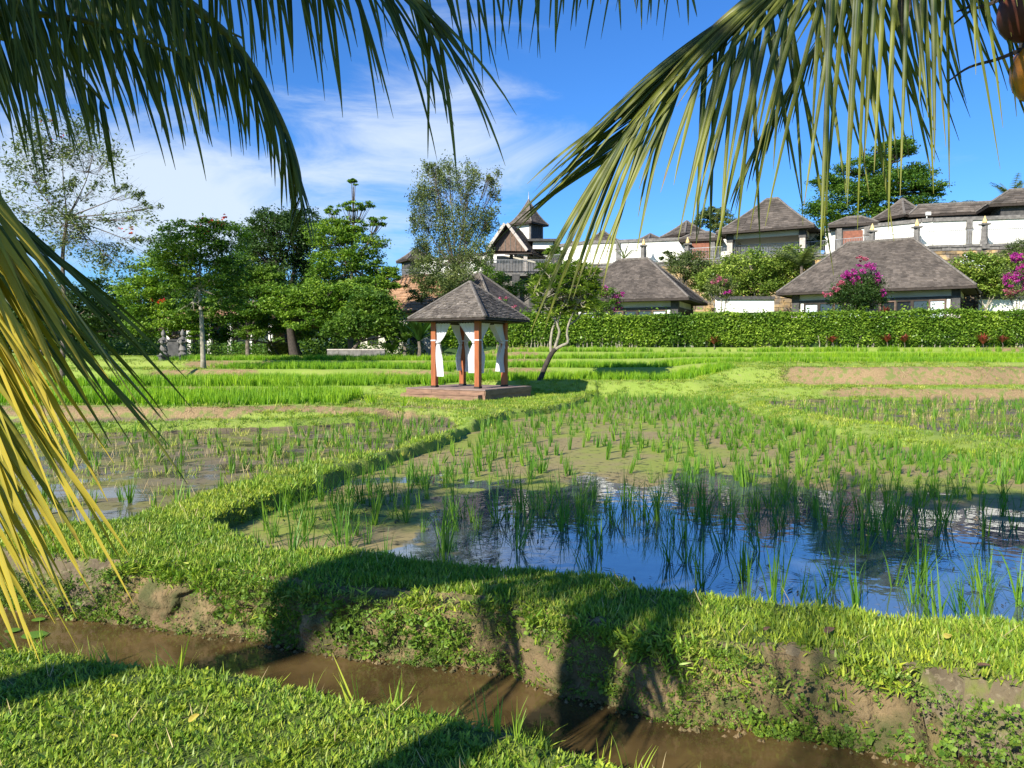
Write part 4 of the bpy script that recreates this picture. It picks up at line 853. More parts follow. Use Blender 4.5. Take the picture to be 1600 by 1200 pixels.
tree('flame_tree', 'slim flame tree with pale straight trunk standing forward on the lawn', gpt(318, 36), [(300, 385, 52, 38), (352, 372, 48, 26), (268, 405, 36, 26), (335, 425, 50, 30), (310, 352, 40, 12), (280, 445, 30, 22), (355, 460, 26, 28), (300, 480, 30, 14)], 'leaf_mid', 9500, .16, .13, 'bark_pale', trunk=[at(315, 500, 36), at(311, 450, 36)], layer=.35, sub=.3, asp=.42, extra=[('blossoms', 'red', 60, .14, [(300, 352, 40, 10), (250, 470, 10, 5), (345, 345, 20, 8)])])
tree('broadleaf_tree', 'large dark green tree with dense rounded crown, tallest of the left group', gpt(463, 54), [(440, 375, 56, 44), (400, 400, 42, 50), (472, 352, 36, 28), (420, 350, 34, 20), (490, 400, 34, 40), (445, 440, 56, 34)], 'leaf_dark', 17000, .2, .5, 'bark_dark', D=58, trunk=[gpt(458, 54) + Vector((-.2, 0, 1.5)), at(450, 480, 56)], sub=.26, core=.5)
tree('layered_tree', 'light green tree with tiered branches and a thin top shoot', gpt(548, 52), [(520, 365, 40, 24), (562, 385, 44, 22), (545, 350, 34, 14), (596, 420, 26, 20), (556, 322, 26, 9), (553, 292, 7, 14), (592, 344, 22, 9), (520, 330, 14, 9), (530, 410, 50, 22), (575, 450, 42, 20), (505, 440, 30, 20), (605, 440, 26, 14)], 'leaf_light', 13000, .19, .2, 'bark', D=52, layer=.3, sub=.34, trunk=[at(548, 480, 52), at(550, 420, 52)])
tree('broadleaf_tree', 'wide lower tree with bright tiered leaves and thick dark leaning trunk', gpt(462, 48.5), [(500, 462, 58, 26), (440, 470, 40, 30), (550, 492, 44, 26), (585, 480, 40, 26), (480, 500, 40, 18), (600, 512, 26, 16), (540, 455, 40, 14)], 'leaf_light', 14500, .19, .36, 'bark_dark', D=48, layer=.35, trunk=[gpt(457, 48.5) + Vector((0, 0, 1.0)), at(452, 505, 48.5)])
tree('small_tree', 'round leafy tree over the low stone wall beside the gazebo', gpt(548, 46.5), [(560, 505, 42, 22), (600, 495, 34, 30), (530, 515, 30, 18), (625, 520, 20, 14), (580, 470, 34, 20)], 'leaf_mid', 8500, .19, .16, D=46)
tree('small_tree', 'yellow green tree with thin trunk between the pale trunk and the dark tree', gpt(388, 49), [(372, 425, 36, 36), (398, 470, 34, 36), (350, 480, 34, 30), (390, 520, 26, 14), (420, 440, 24, 30)], 'leaf_mid', 10500, .18, .17, D=49, layer=.4)
tree('small_tree', 'bright low branched tree behind the fountain figures', gpt(268, 50), [(245, 430, 36, 36), (215, 465, 36, 36), (275, 490, 40, 26), (240, 510, 50, 16), (300, 505, 30, 14), (310, 520, 22, 12)], 'leaf_light', 10500, .18, .15, D=48, layer=.3, extra=[('blossoms', 'red', 30, .16, [(236, 470, 5, 3), (240, 420, 8, 5)])])
tree('small_tree', 'young tree filling the gap low between two trunks', gpt(440, 53), [(430, 505, 34, 20), (340, 520, 26, 16), (385, 500, 26, 24), (470, 520, 20, 14)], 'leaf_mid', 5500, .18, .13, D=52)
tree('sparse_tree', 'tall half bare tree with fine twigs and few red flowers at the left edge', gpt(96, 30), [(150, 245, 62, 26), (60, 320, 50, 40), (110, 360, 50, 30), (200, 300, 30, 16), (192, 345, 50, 14), (130, 300, 40, 22), (222, 385, 26, 14), (95, 205, 55, 36), (45, 255, 50, 50), (140, 385, 60, 24), (235, 325, 22, 10), (180, 415, 40, 20)], 'leaf_grey', 5200, .15, .10, 'bark', lw=.6, D=30, trunk=[at(100, 480, 30), at(98, 400, 30), at(105, 340, 30)], layer=.9, sub=.34, twigs=9, fill=1.5, extra=[('blossoms', 'red', 26, .12, [(75, 200, 30, 20), (200, 365, 20, 10)])], asp=.4)
tree('background_tree', 'dense green tree behind the trunks at the far left', gpt(60, 55), [(40, 470, 60, 50), (120, 490, 50, 40), (170, 470, 40, 44), (10, 500, 40, 40), (90, 520, 60, 24), (200, 510, 40, 20)], 'leaf_dark', 11000, .24, .3, D=54)
tree('background_tree', 'dark tree behind the low pinkish building', gpt(330, 74), [(330, 470, 60, 50), (260, 470, 50, 50), (390, 480, 50, 40), (220, 505, 40, 26)], 'leaf_dark', 9000, .3, .3, D=72)
tree('background_tree', 'dark tree filling the space between thatched house and trunks', gpt(520, 66), [(520, 470, 50, 40), (560, 460, 50, 36), (480, 490, 50, 30), (600, 500, 34, 22)], 'leaf_dark', 9000, .28, .3, D=64)
tree('weeping_tree', 'tall airy tree with many upright stems and small grey green leaves', gpt(706, 60), [(672, 290, 26, 42), (700, 275, 24, 30), (735, 285, 26, 34), (772, 292, 15, 30), (655, 330, 22, 46), (690, 340, 34, 44), (728, 345, 34, 44), (762, 345, 24, 36), (700, 395, 44, 36), (740, 398, 34, 30), (660, 385, 22, 30), (676, 262, 12, 14), (764, 272, 10, 10), (715, 430, 30, 20)], 'leaf_olive', 15000, .16, .22, 'bark', lw=.6, D=58, trunk=[at(706, 500, 58), at(712, 460, 58), at(712, 420, 58)], sub=.22, layer=1.5, twigs=3, asp=.45, up=.1, core=.1)
tree('flowering_shrub', 'bushy yellow green shrub below the tall airy tree', gpt(675, 54), [(665, 425, 28, 30), (690, 450, 30, 22), (715, 440, 28, 24), (650, 455, 20, 20)], 'leaf_olive', 5200, .15, .1, D=54, cat='shrub')
# umbrella tree upper right
tree('umbrella_tree', 'huge spreading tree with flat tiers of leaves above the terrace roofs', at(1370, 352, 80), [(1392, 236, 36, 13), (1345, 262, 40, 12), (1430, 268, 40, 12), (1300, 285, 34, 12), (1390, 285, 60, 14), (1450, 290, 28, 11), (1340, 305, 60, 14), (1425, 318, 40, 13), (1290, 330, 38, 16), (1360, 335, 40, 14), (1465, 300, 14, 8), (1410, 222, 20, 8), (1310, 350, 40, 12), (1365, 248, 22, 9)], 'leaf_mid', 19000, .26, .55, 'bark_dark', D=79, layer=.28, sub=.42, trunk=[at(1368, 330, 80), at(1368, 305, 80)])
tree('hill_tree', 'small pale green tree left of the open pavilion roof', at(1125, 380, 80), [(1120, 335, 26, 12), (1100, 345, 18, 12), (1135, 355, 28, 14), (1108, 328, 12, 7)], 'leaf_olive', 4500, .2, .15, D=79, layer=.4)
tree('hill_tree', 'little rounded tree beside the foot of the tower', at(868, 412, 77), [(866, 392, 14, 9), (858, 398, 10, 8), (874, 400, 12, 7)], 'leaf_light', 1500, .2, .12, D=77, layer=.4)
tree('slope_tree', 'dark bushy tree growing under the tower balcony', gpt(800, 68), [(770, 440, 26, 18), (808, 452, 26, 14), (840, 440, 22, 18), (752, 420, 18, 20), (865, 430, 22, 16)], 'leaf_mid', 5200, .18, .15, D=68)
tree('hill_tree', 'dark frangipani between the two gateways on the terrace', at(1290, 400, 68), [(1290, 372, 24, 14), (1310, 385, 20, 9), (1275, 385, 18, 12)], 'leaf_dark', 2600, .22, .14, 'bark_pale', D=68)
# frangipani beside the gazebo
def frangipani():
    D = 30.6; b = at(842, 602, D); b.z = gz(b.x, D) - .05; root = thing('frangipani_tree', 'leaning frangipani with bare pale forks and yellow green leaves beside the gazebo', 'tree', b)
    tr = [b, at(846, 588, D), at(853, 570, D), at(862, 552, D), at(868, 545, D)]
    m = MB(); m.tube(catmull(tr, 4), [.13, .12, .115, .11, .105, .1, .1, .1, .1, .1, .1, .1, .1, .1, .1, .1, .1][:17], 9); m.ob('trunk', M['bark_dark'], root, smooth=True)
    ends = []
    def br(pts, r0, r1, nm='branch'):
        q = MB(); P = catmull([at(x, y, D + dz) for x, y, dz in pts], 4); q.tube(P, [.78 * lerp(r0, r1, i / (len(P) - 1)) for i in range(len(P))], 7); q.ob(nm, M['bark_pale'], root, smooth=True); ends.append(P[-1])
    br([(862, 553, 0), (860, 540, 0), (861, 528, .1), (863, 515, .2), (868, 500, .3), (862, 480, .4)], .085, .04)
    br([(866, 547, 0), (870, 534, -.1), (874, 518, -.2), (871, 506, -.2), (876, 490, -.3), (885, 465, -.5)], .085, .04)
    br([(867, 546, 0), (878, 540, -.2), (887, 535, -.3), (886, 522, -.3), (888, 508, -.4), (895, 490, -.4), (905, 470, -.6)], .085, .035)
    br([(872, 506, -.2), (862, 494, -.2), (855, 482, -.3), (845, 470, -.4)], .05, .03)
    br([(888, 508, -.4), (900, 500, 0), (915, 480, .3)], .045, .03)
    br([(868, 500, .3), (878, 470, .8), (880, 440, .8)], .045, .03)
    tips = []
    for k in range(300):
        e = random.choice(ends); c = at(884, 455, D); th = random.uniform(0, 2 * math.pi); ph = random.uniform(-.25, 1); u = Vector((math.cos(th) * math.sqrt(1 - ph * ph * .9), math.sin(th) * math.sqrt(1 - ph * ph * .9), ph))
        t = c + Vector((u.x * 1.45, u.y * 1.3, u.z * 1.25)) * random.uniform(.6, 1)
        if random.random() < .25: t = at(random.uniform(835, 935), random.uniform(455, 492), D + random.uniform(-.8, .8))
        tips.append((e, t))
    q = MB()
    for e, t in tips: q.tube([e, e.lerp(t, .55) + Vector((0, 0, -.1)), t], [.020, .016, .012], 5, False)
    q.ob('twigs', M['bark_pale'], root)
    V = []; F = []
    for e, t in tips:
        ax = (t - e).normalized() * .6 + Vector((0, 0, .5))
        for j in range(17):
            a = random.uniform(0, 6.28); el = random.uniform(-.35, .8); d = (Vector((math.cos(a) * math.cos(el), math.sin(a) * math.cos(el), math.sin(el))) + ax * .3).normalized(); L_ = random.uniform(.22, .38); w = L_ * .15; s = d.cross(Vector((0, 0, 1))).normalized() * w
            i = len(V); dr = Vector((0, 0, -.05)); V += [tuple(t), tuple(t + d * L_ * .55 + s), tuple(t + d * L_ + dr), tuple(t + d * L_ * .55 - s)]; F += [[i, i + 1, i + 2], [i, i + 2, i + 3]]
    o = ob('crown', V, F, M['leaf_plum'], root); o['kind'] = 'stuff'
frangipani()
# shrubs and bougainvillea behind the hedge
tree('frangipani_shrub', 'broad bright green frangipani mass below the open pavilion', gpt(1180, 60), [(1170, 415, 48, 24), (1215, 430, 42, 26), (1140, 440, 40, 30), (1190, 450, 40, 20), (1240, 410, 30, 26), (1110, 440, 24, 26)], 'leaf_plum', 11500, .22, .14, 'bark_pale', D=60, cat='shrub')
tree('slope_shrub', 'grey green feathery shrub right of the smaller villa roof', gpt(1075, 63), [(1075, 415, 38, 22), (1100, 430, 34, 26), (1062, 405, 22, 10), (1040, 400, 14, 8)], 'leaf_olive', 6000, .16, .1, D=63, cat='shrub')
tree('frangipani_shrub', 'rounded bright shrub with white blooms right of the big villa roof', gpt(1535, 56), [(1530, 418, 40, 24), (1560, 440, 34, 24), (1515, 440, 26, 20), (1585, 420, 24, 20)], 'leaf_plum', 8000, .22, .14, 'bark_pale', D=56, cat='shrub', extra=[('blossoms', 'cloth', 50, .12, [(1530, 412, 40, 18)])])
tree('slope_shrub', 'wispy grey shrub under the railing at the right edge', gpt(1590, 57), [(1592, 385, 20, 14), (1575, 398, 22, 10), (1612, 390, 20, 18)], 'leaf_grey', 2600, .13, .08, D=57, cat='shrub')
tree('bougainvillea', 'bougainvillea with magenta top in front of the big villa', gpt(1345, 46.8), [(1342, 458, 38, 30), (1325, 472, 30, 24), (1370, 462, 20, 24), (1350, 438, 30, 16)], 'leaf_dark', 6500, .13, .12, D=46.8, cat='bougainvillea', extra=[('bracts', 'pink', 3200, .09, [(1328, 428, 16, 10), (1352, 420, 22, 8), (1370, 436, 8, 12), (1338, 438, 10, 8), (1380, 458, 6, 8)]), ('pale_bracts', 'pink_pale', 1200, .09, [(1305, 448, 13, 9), (1292, 460, 10, 6), (1316, 438, 8, 8), (1345, 405, 12, 4)])])
tree('bougainvillea', 'tall magenta bougainvillea at the right edge of the picture', gpt(1588, 50), [(1590, 430, 24, 26), (1575, 455, 18, 14), (1610, 440, 24, 30)], 'leaf_olive', 1600, .12, .1, 'bark_pale', D=50, cat='bougainvillea', extra=[('bracts', 'pink', 3400, .09, [(1588, 402, 14, 8), (1580, 436, 16, 14), (1598, 424, 12, 16), (1610, 440, 20, 20)]), ('pale_bracts', 'pink_pale', 500, .09, [(1582, 458, 16, 8)])])
tree('bougainvillea', 'magenta bougainvillea sprawling beside the frangipani leaves', gpt(948, 47.5), [(945, 468, 24, 20), (930, 478, 20, 12), (960, 480, 12, 12)], 'leaf_mid', 1700, .13, .08, D=47.5, cat='bougainvillea', extra=[('bracts', 'pink', 2600, .08, [(938, 455, 14, 9), (955, 463, 16, 9), (966, 478, 7, 12), (934, 495, 4, 4), (972, 460, 6, 5)])])
tree('bougainvillea', 'pale reddish bougainvillea with bare woody stems beside the small villa', gpt(1127, 48.5), [(1125, 448, 22, 18), (1110, 455, 14, 14), (1138, 460, 12, 12)], 'leaf_olive', 1500, .12, .12, 'bark_pale', D=48.5, cat='bougainvillea', extra=[('pale_bracts', 'pink_pale', 420, .08, [(1125, 440, 18, 8)]), ('bracts', 'pink', 200, .08, [(1137, 456, 8, 6)])])
tree('bougainvillea', 'small pink bougainvillea just showing over the gazebo roof', gpt(788, 47), [(785, 475, 14, 8), (800, 485, 10, 8)], 'leaf_mid', 500, .12, .06, D=47, cat='bougainvillea', extra=[('bracts', 'pink_pale', 400, .08, [(786, 468, 11, 5), (802, 480, 8, 4)])])
# mini palms and strap-leaved plants
def strap_plant(name, label, base, n, L_, w, m, cat='plant', spread=1.0, up=.9, droop=.9, seg=5, group=None, stemh=0, stemr=.05, paired=False):
    base = Vector(base); root = thing(name, label, cat, base, group); c0 = base + Vector((0, 0, stemh))
    if stemh: q = MB(); q.tube([base + Vector((0, 0, -.1)), base + Vector((.05, 0, stemh * .5)), c0], [stemr * 1.3, stemr, stemr * .9], 7); q.ob('trunk', M['bark'], root)
    for k in range(n):
        a = k * 2.4 + random.uniform(-.3, .3); el = up * random.uniform(.55, 1.1); d = Vector((math.cos(a) * math.cos(el) * spread, math.sin(a) * math.cos(el) * spread, math.sin(el))).normalized(); l = L_ * random.uniform(.75, 1.15); p = c0.copy(); V = []; F = []; s0 = d.cross(Vector((0, 0, 1))).normalized(); pts = [p.copy()]
        for i in range(seg): p = p + d * (l / seg); d = (d + Vector((0, 0, -droop / seg))).normalized(); pts.append(p.copy())
        if paired:
            for i in range(1, len(pts)):
                for j in range(3):
                    q = pts[i - 1].lerp(pts[i], j / 3); t = (i - 1 + j / 3) / seg; ll = L_ * .32 * (1 - abs(t - .45) * 1.1)
                    for sd in (-1, 1):
                        e = q + s0 * sd * ll * .8 + (pts[i] - pts[i - 1]).normalized() * ll * .5 + Vector((0, 0, -ll * .35)); b = (pts[i] - pts[i - 1]).normalized() * w * .12; x = len(V); V += [tuple(q - b), tuple(q + b), tuple(e)]; F.append([x, x + 1, x + 2])
            x = len(V); 
            for i, q in enumerate(pts): V += [tuple(q - s0 * .02), tuple(q + s0 * .02)]
            for i in range(seg): F.append([x + 2 * i, x + 2 * i + 1, x + 2 * i + 3, x + 2 * i + 2])
        else:
            for i, q in enumerate(pts):
                t = i / seg; ww = w * (math.sin(math.pi * min(1, .12 + t * .86)) ** .8) * .5 + .004; V += [tuple(q - s0 * ww + Vector((0, 0, ww * .4))), tuple(q), tuple(q + s0 * ww + Vector((0, 0, ww * .4)))]
            for i in range(seg):
                x = i * 3; F += [[x, x + 1, x + 4, x + 3], [x + 1, x + 2, x + 5, x + 4]]
        ob('leaf' if not paired else 'frond', V, F, M[m], root)
    return root
strap_plant('fan_palm', 'small yellow green palm on the slope under the pavilion railing', gpt(1250, 58) , 18, 2.6, .5, 'leaf_olive', 'palm', stemh=at(1250, 415, 58).z - gpt(1250, 58).z, stemr=.12, up=1.0, droop=.8, paired=True)
strap_plant('coconut_palm', 'distant palm crown over the long shingle roof at the right', at(1495, 335, 82), 17, 3.3, .55, 'leaf_olive', 'palm', stemh=.9, stemr=.2, up=.5, droop=1.5, paired=True)
strap_plant('coconut_palm', 'distant upright palm crown near the right edge', at(1581, 330, 82), 15, 2.6, .5, 'leaf_olive', 'palm', stemh=1.3, stemr=.2, up=1.1, droop=.9, paired=True)
strap_plant('grassy_clump', 'spiky pale plant at the foot of the white wall above the small villa', at(975, 405, 70), 14, 1.9, .1, 'leaf_olive', 'plant', up=1.0, droop=.7)
for px, D, n, L_, lab in ((655, 44.5, 16, 2.1, 'dark banana like plant left of the gazebo roof'), (632, 46, 14, 1.7, 'low dark broad leaved plant nearest the thatched house'), (682, 46.5, 14, 2.0, 'tall dark broad leaved plant behind the left gazebo post'), (612, 46, 12, 1.3, 'short dark broad leaved plant beside the low stone wall')):
    b = gpt(px, D); strap_plant('heliconia', lab, b, n, L_, .34, 'leaf_banana', 'plant', stemh=.9 if L_ > 1.5 else .3, stemr=.1, up=1.05, droop=.8)
# hedge
def hedge():
    x0, x1 = -4.2, 40; root = thing('hedge', 'long clipped green hedge along the top of the rice terraces', 'hedge', (14, 46, 1.9)); n = 76000
    x = RNG.uniform(x0, x1, n); side = RNG.random(n); h0 = 1.83; top = 1.93 + sstep(0, 30, x) * .28 + (fbm(x * .8, x * 0, 91, 4) - .5) * .42
    yf = 45.25 + (fbm(x * .9, x * 0 + 4, 93, 3) - .5) * .5
    lump = fbm(x * 1.6, side * 9, 95, 3)
    z = np.where(side < .72, h0 + .10 + (top - .1) * RNG.random(n) ** .9, h0 + top + RNG.normal(size=n) * .05 + (RNG.random(n) < .08) * RNG.random(n) ** 2 * .45)
    y = np.where(side < .72, yf - (lump - .5) * .45 + np.abs(RNG.normal(size=n)) * .12, yf + RNG.uniform(0, 1.3, n))
    y = y + np.where(side < .72, .4 * np.clip(1 - (z - h0) / .5, 0, 1), 0); k = (RNG.random(n) < .35 + .65 * np.clip((z - h0) / .55, 0, 1)); x, y, z = x[k], y[k], z[k]
    V, F = leaf_mesh(np.stack([x, y, z], 1), .15, .62, .5); o = ob('foliage', V, F, M['leaf_hedge'], root); o['kind'] = 'stuff'
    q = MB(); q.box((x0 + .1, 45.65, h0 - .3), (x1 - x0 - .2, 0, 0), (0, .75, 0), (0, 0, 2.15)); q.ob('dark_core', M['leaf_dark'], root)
    q = MB()
    for k in range(170):
        x = random.uniform(x0, x1); q.tube([(x, 45.55, h0 - .2), (x + random.uniform(-.1, .1), 45.5, h0 + .35), (x + random.uniform(-.25, .25), 45.45, h0 + .8)], [.035, .03, .02], 5, False)
    o = q.ob('stems', M['bark_pale'], root); o['kind'] = 'stuff'
hedge()
kinds = [(1115, 'reddish croton at the foot of the hedge below the small villa'), (1300, 'dark red croton against the hedge left of the bougainvillea'), (1385, 'red leaved croton in the hedge below the big villa'), (1412, 'orange red croton in the hedge right of the bougainvillea'), (1535, 'large dark croton at the hedge foot near the right edge'), (1565, 'bright red croton nearest the right edge'), (1382, 'orange red tips standing above the hedge top')]
for i, (px, lab) in enumerate(kinds):
    b = gpt(px, 45.0 if i < 6 else 45.6)
    if i == 6: b.z += 1.7
    strap_plant('croton', lab, b, 26, .5 if i != 4 else .7, .12, 'croton', 'plant', up=1.25, droop=.9, seg=3, stemh=.3, stemr=.02)
strap_plant('yellow_plant', 'yellow striped bromeliad behind the hedge beside the frangipani', gpt(955, 46.9) + Vector((0, 0, 1.45)), 16, .8, .14, 'leaf_yellow', 'plant', up=.8, droop=.9, stemh=.3)
# under-planting and woods at the left
def mass(name, lab, n, fn, size, m, cat='plants'):
    C = fn(n); V, F = leaf_mesh(C, size, .5); o = ob(name, V, F, M[m]); tag(o, lab, cat, kind='stuff'); return o
def under(n):
    x = RNG.uniform(-36, -6.5, n); y = 57 + RNG.uniform(-2.5, 5, n) + fbm(x * .3, x * 0, 5, 2) * 4; hh = .35 + 1.5 * fbm(x * .35, y * .3, 6, 3); z = 1.4 + hh * RNG.random(n); return np.stack([x, y, z], 1)
mass('undergrowth', 'dark shrubs and flower beds under the trees on the left', 15000, under, .22, 'leaf_mid')
def yb(n):
    x = RNG.uniform(at(420, 545, 53).x, at(458, 545, 53).x, n); y = 53 + RNG.uniform(-.5, .5, n); return np.stack([x, y, 1.4 + .9 * RNG.random(n) ** .8], 1)
mass('flower_bed', 'low yellow green bed of plants beside the thick dark trunk', 1800, yb, .16, 'leaf_yellow')
def woods(n):
    x = RNG.uniform(-130, -12, n); y = 88 + RNG.uniform(-5, 8, n) - (x + 12) * .1; hh = 2.5 + 4.5 * fbm(x * .12, y * .1, 16, 3); z = 1.2 + hh * RNG.random(n) ** .6; return np.stack([x, y, z], 1)
mass('far_woods', 'distant dark line of trees behind the lawn on the left', 42000, woods, .8, 'leaf_dark')
def woods2(n):
    x = RNG.uniform(-10, 120, n); y = 112 + RNG.uniform(-4, 4, n) + 0 * x; z = 8.5 + (1.0 + 1.6 * fbm(x * .1, y * .1, 18, 3)) * RNG.random(n) ** .6; return np.stack([x, y, z], 1)
mass('far_woods', 'distant tree line behind the terrace houses', 26000, woods2, .8, 'leaf_dark')
def path():
    pass
# ------------------------------------------------------------------ grasses and rice
PROTO = bpy.data.collections.new('prototypes')     # holds the blade tufts that the scatters copy; not linked to the scene
def blades(n, h, w, spread, lean, seg=3, patch=.0, flat=0.0, droop=.5):
    V = []; F = []
    for k in range(n):
        a = random.uniform(0, 6.283); r = patch * math.sqrt(random.random()); b = random.uniform(0, 6.283); p = Vector((r * math.cos(b), r * math.sin(b), -.01)); el = math.radians(90) - abs(random.gauss(0, lean)) - flat * random.random()
        d = Vector((math.cos(a) * math.cos(el), math.sin(a) * math.cos(el), math.sin(el))); L_ = h * random.uniform(.6, 1.2); s = Vector((-math.sin(a + random.uniform(-.6, .6)), math.cos(a), 0)).normalized(); p += Vector((d.x, d.y, 0)) * spread
        i = len(V)
        for j in range(seg + 1):
            t = j / seg; ww = w * (1 - t ** 1.6) * .5 * (.7 + .6 * min(1, t * 3)) + .0003
            V += [tuple(p - s * ww), tuple(p + s * ww)]
            if j < seg: p = p + d * (L_ / seg); d = (d + Vector((0, 0, -droop * t)) * .6).normalized()
        for j in range(seg): q = i + 2 * j; F.append([q, q + 1, q + 3, q + 2])
    return V, F
def proto_set(tag_, k, m, fn):
    c = bpy.data.collections.new(tag_)
    for i in range(k):
        V, F = fn(); o = bpy.data.objects.new('%s_tuft' % tag_, mesh_np('%s_tuft' % tag_, V, F, M[m] if isinstance(m, str) else M[m[i % len(m)]])); c.objects.link(o)
    return c
def scatter(name, P, scl, coll, k, lab, cat, tilt=.12):
    n = len(P); me = bpy.data.meshes.new(name); me.vertices.add(n); me.vertices.foreach_set('co', np.asarray(P, np.float32).ravel())
    rot = np.stack([RNG.normal(size=n) * tilt, RNG.normal(size=n) * tilt, RNG.uniform(0, 6.283, n)], 1)
    a = me.attributes.new('rot', 'FLOAT_VECTOR', 'POINT'); a.data.foreach_set('vector', rot.astype(np.float32).ravel())
    a = me.attributes.new('scl', 'FLOAT', 'POINT'); a.data.foreach_set('value', np.asarray(scl, np.float32))
    a = me.attributes.new('pid', 'INT', 'POINT'); a.data.foreach_set('value', RNG.integers(0, k, n).astype(np.int32))
    o = bpy.data.objects.new(name, me); link(o); tag(o, lab, cat, kind='stuff')
    ng = bpy.data.node_groups.new('scatter', 'GeometryNodeTree'); ng.interface.new_socket('Geometry', in_out='INPUT', socket_type='NodeSocketGeometry'); ng.interface.new_socket('Geometry', in_out='OUTPUT', socket_type='NodeSocketGeometry')
    L = ng.links.new; gi = ng.nodes.new('NodeGroupInput'); go = ng.nodes.new('NodeGroupOutput'); ci = ng.nodes.new('GeometryNodeCollectionInfo'); ci.inputs['Collection'].default_value = coll; ci.inputs['Separate Children'].default_value = True; ci.inputs['Reset Children'].default_value = True
    ip = ng.nodes.new('GeometryNodeInstanceOnPoints'); ip.inputs['Pick Instance'].default_value = True
    def na(nm, ty): q = ng.nodes.new('GeometryNodeInputNamedAttribute'); q.data_type = ty; q.inputs['Name'].default_value = nm; return q.outputs['Attribute']
    er = ng.nodes.new('FunctionNodeEulerToRotation'); L(na('rot', 'FLOAT_VECTOR'), er.inputs[0]); L(er.outputs[0], ip.inputs['Rotation']); L(na('scl', 'FLOAT'), ip.inputs['Scale']); L(na('pid', 'INT'), ip.inputs['Instance Index'])
    L(gi.outputs[0], ip.inputs['Points']); L(ci.outputs[0], ip.inputs['Instance']); L(ip.outputs[0], go.inputs[0])
    md = o.modifiers.new('scatter', 'NODES'); md.node_group = ng; return o
def cand(x0, x1, y0, y1, dens, wedge=.80, pad=1.6):
    n = int((x1 - x0) * (y1 - y0) * dens); x = RNG.uniform(x0, x1, n); y = RNG.uniform(y0, y1, n)
    k = np.abs(x) < y * wedge + pad; return x[k], y[k]
# short lawn near the camera
def leaf_rosette(n, r, w):
    V = []; F = []
    for k in range(n):
        a = random.uniform(0, 6.28); l = r * random.uniform(.5, 1.1); d = Vector((math.cos(a), math.sin(a), random.uniform(.1, .9))).normalized(); s = Vector((-math.sin(a), math.cos(a), 0)) * w * l; b = d * l * random.uniform(.2, .8); i = len(V)
        V += [tuple(b), tuple(b + d * l * .35 + s), tuple(b + d * l * .8), tuple(b + d * l * .35 - s)]; F.append([i, i + 1, i + 2, i + 3])
    return V, F
lawn = proto_set('lawn', 6, ('grass', 'grass', 'grass', 'grass_dry', 'grass', 'grass'), lambda: blades(22, .042, .0075, .006, .95, 3, .06, .5, .9) if random.random() < .75 else leaf_rosette(30, .032, .2))
x, y = cand(-8, 7, 1.2, 9.5, 480); x_, y_ = cand(-5.5, 4, 1.4, 6.2, 420); x = np.concatenate([x, x_]); y = np.concatenate([y, y_]); z, g, mud, bare = terr(x, y)
k = (g > .5) & (RNG.random(len(x)) < .55 + .45 * sstep(.3, .5, fbm(x * 2.3, y * 2.3, 101, 3))); x, y, z = x[k], y[k], z[k]
nearl = y < mono(E1, x) + .1
P = np.stack([x, y, z - .004], 1)
scatter('lawn_grass', P[nearl], RNG.uniform(.7, 1.35, nearl.sum()), lawn, 6, 'short broad bladed lawn in the foreground below the ditch', 'grass')
bankp = proto_set('bank', 6, ('grass', 'grass', 'grass_dry', 'grass', 'grass', 'grass'), lambda: blades(22, .048, .008, .008, .85, 3, .065, .4, .9))
scatter('bank_grass', P[~nearl], RNG.uniform(.7, 1.35, (~nearl).sum()), bankp, 6, 'bright short grass covering the bank between ditch and pond', 'grass')
# overhanging fringe on the lip and longer tufts at the water's edge
def along(E, n, x0, x1, dy0, dy1): x = RNG.uniform(x0, x1, n); return x, mono(E, x) + RNG.uniform(dy0, dy1, n)
x, y = along(LIP, 2700, -9, 4.4, .02, .17); z = terr(x, y + .1)[0]
scatter('lip_grass', np.stack([x, y, z - RNG.uniform(0, .05, len(x))], 1), RNG.uniform(.7, 1.4, len(x)), bankp, 6, 'grass hanging over the lip of the ditch bank', 'grass', .5)
tall = proto_set('tall', 5, 'grass', lambda: blades(8, .22, .007, .02, .35, 4, .03, 0, .8))
x, y = along(E1, 260, -7, 3.4, -.18, .05); z = terr(x, y)[0]; k = RNG.random(len(x)) < .2 + fbm(x * 1.3, y, 103, 2)
scatter('ditch_grass', np.stack([x, y, z], 1)[k], RNG.uniform(.5, 1.2, k.sum()), tall, 5, 'longer grass blades along the near edge of the ditch', 'grass', .3)
# weeds on the earth face
weed = proto_set('weed', 6, 'weed', lambda: leaf_rosette(12, .06, .42) if random.random() < .6 else blades(12, .08, .006, .01, .8, 3, .03, 0, .8))
x = RNG.uniform(-7, 3.4, 5200); tt = RNG.random(len(x)); y = lerp(mono(E2, x), mono(LIP, x), tt) - .03; z = -.2 + .38 * tt
k = (fbm(x * 2.1, z * 4, 105, 3) > .44); k &= RNG.random(len(x)) < .75
scatter('bank_weeds', np.stack([x, y + .07, z], 1)[k], RNG.uniform(.2, .65, k.sum()), weed, 6, 'small leafy weeds growing on the bare ditch bank', 'weeds', .9)
x = RNG.uniform(-7, 3.4, 16000); tt = RNG.random(len(x)); y = lerp(mono(E2, x) + .09, mono(LIP, x) + .14, tt) - .06; z = -.2 + .40 * tt; k = RNG.random(len(x)) < .25 + .75 * sstep(.42, .58, fbm(x * 3.1, z * 6, 151, 3))
scatter('bank_creeper', np.stack([x, y, z], 1)[k], RNG.uniform(.10, .30, k.sum()), weed, 6, 'tiny creeping leaves and moss on the earth face of the bank', 'weeds', .9)
wisp = proto_set('wisp', 5, ('straw', 'grass_dry', 'grass', 'straw', 'weed'), lambda: blades(4, .09, .004, .02, 1.2, 3, .04, .1, .3))
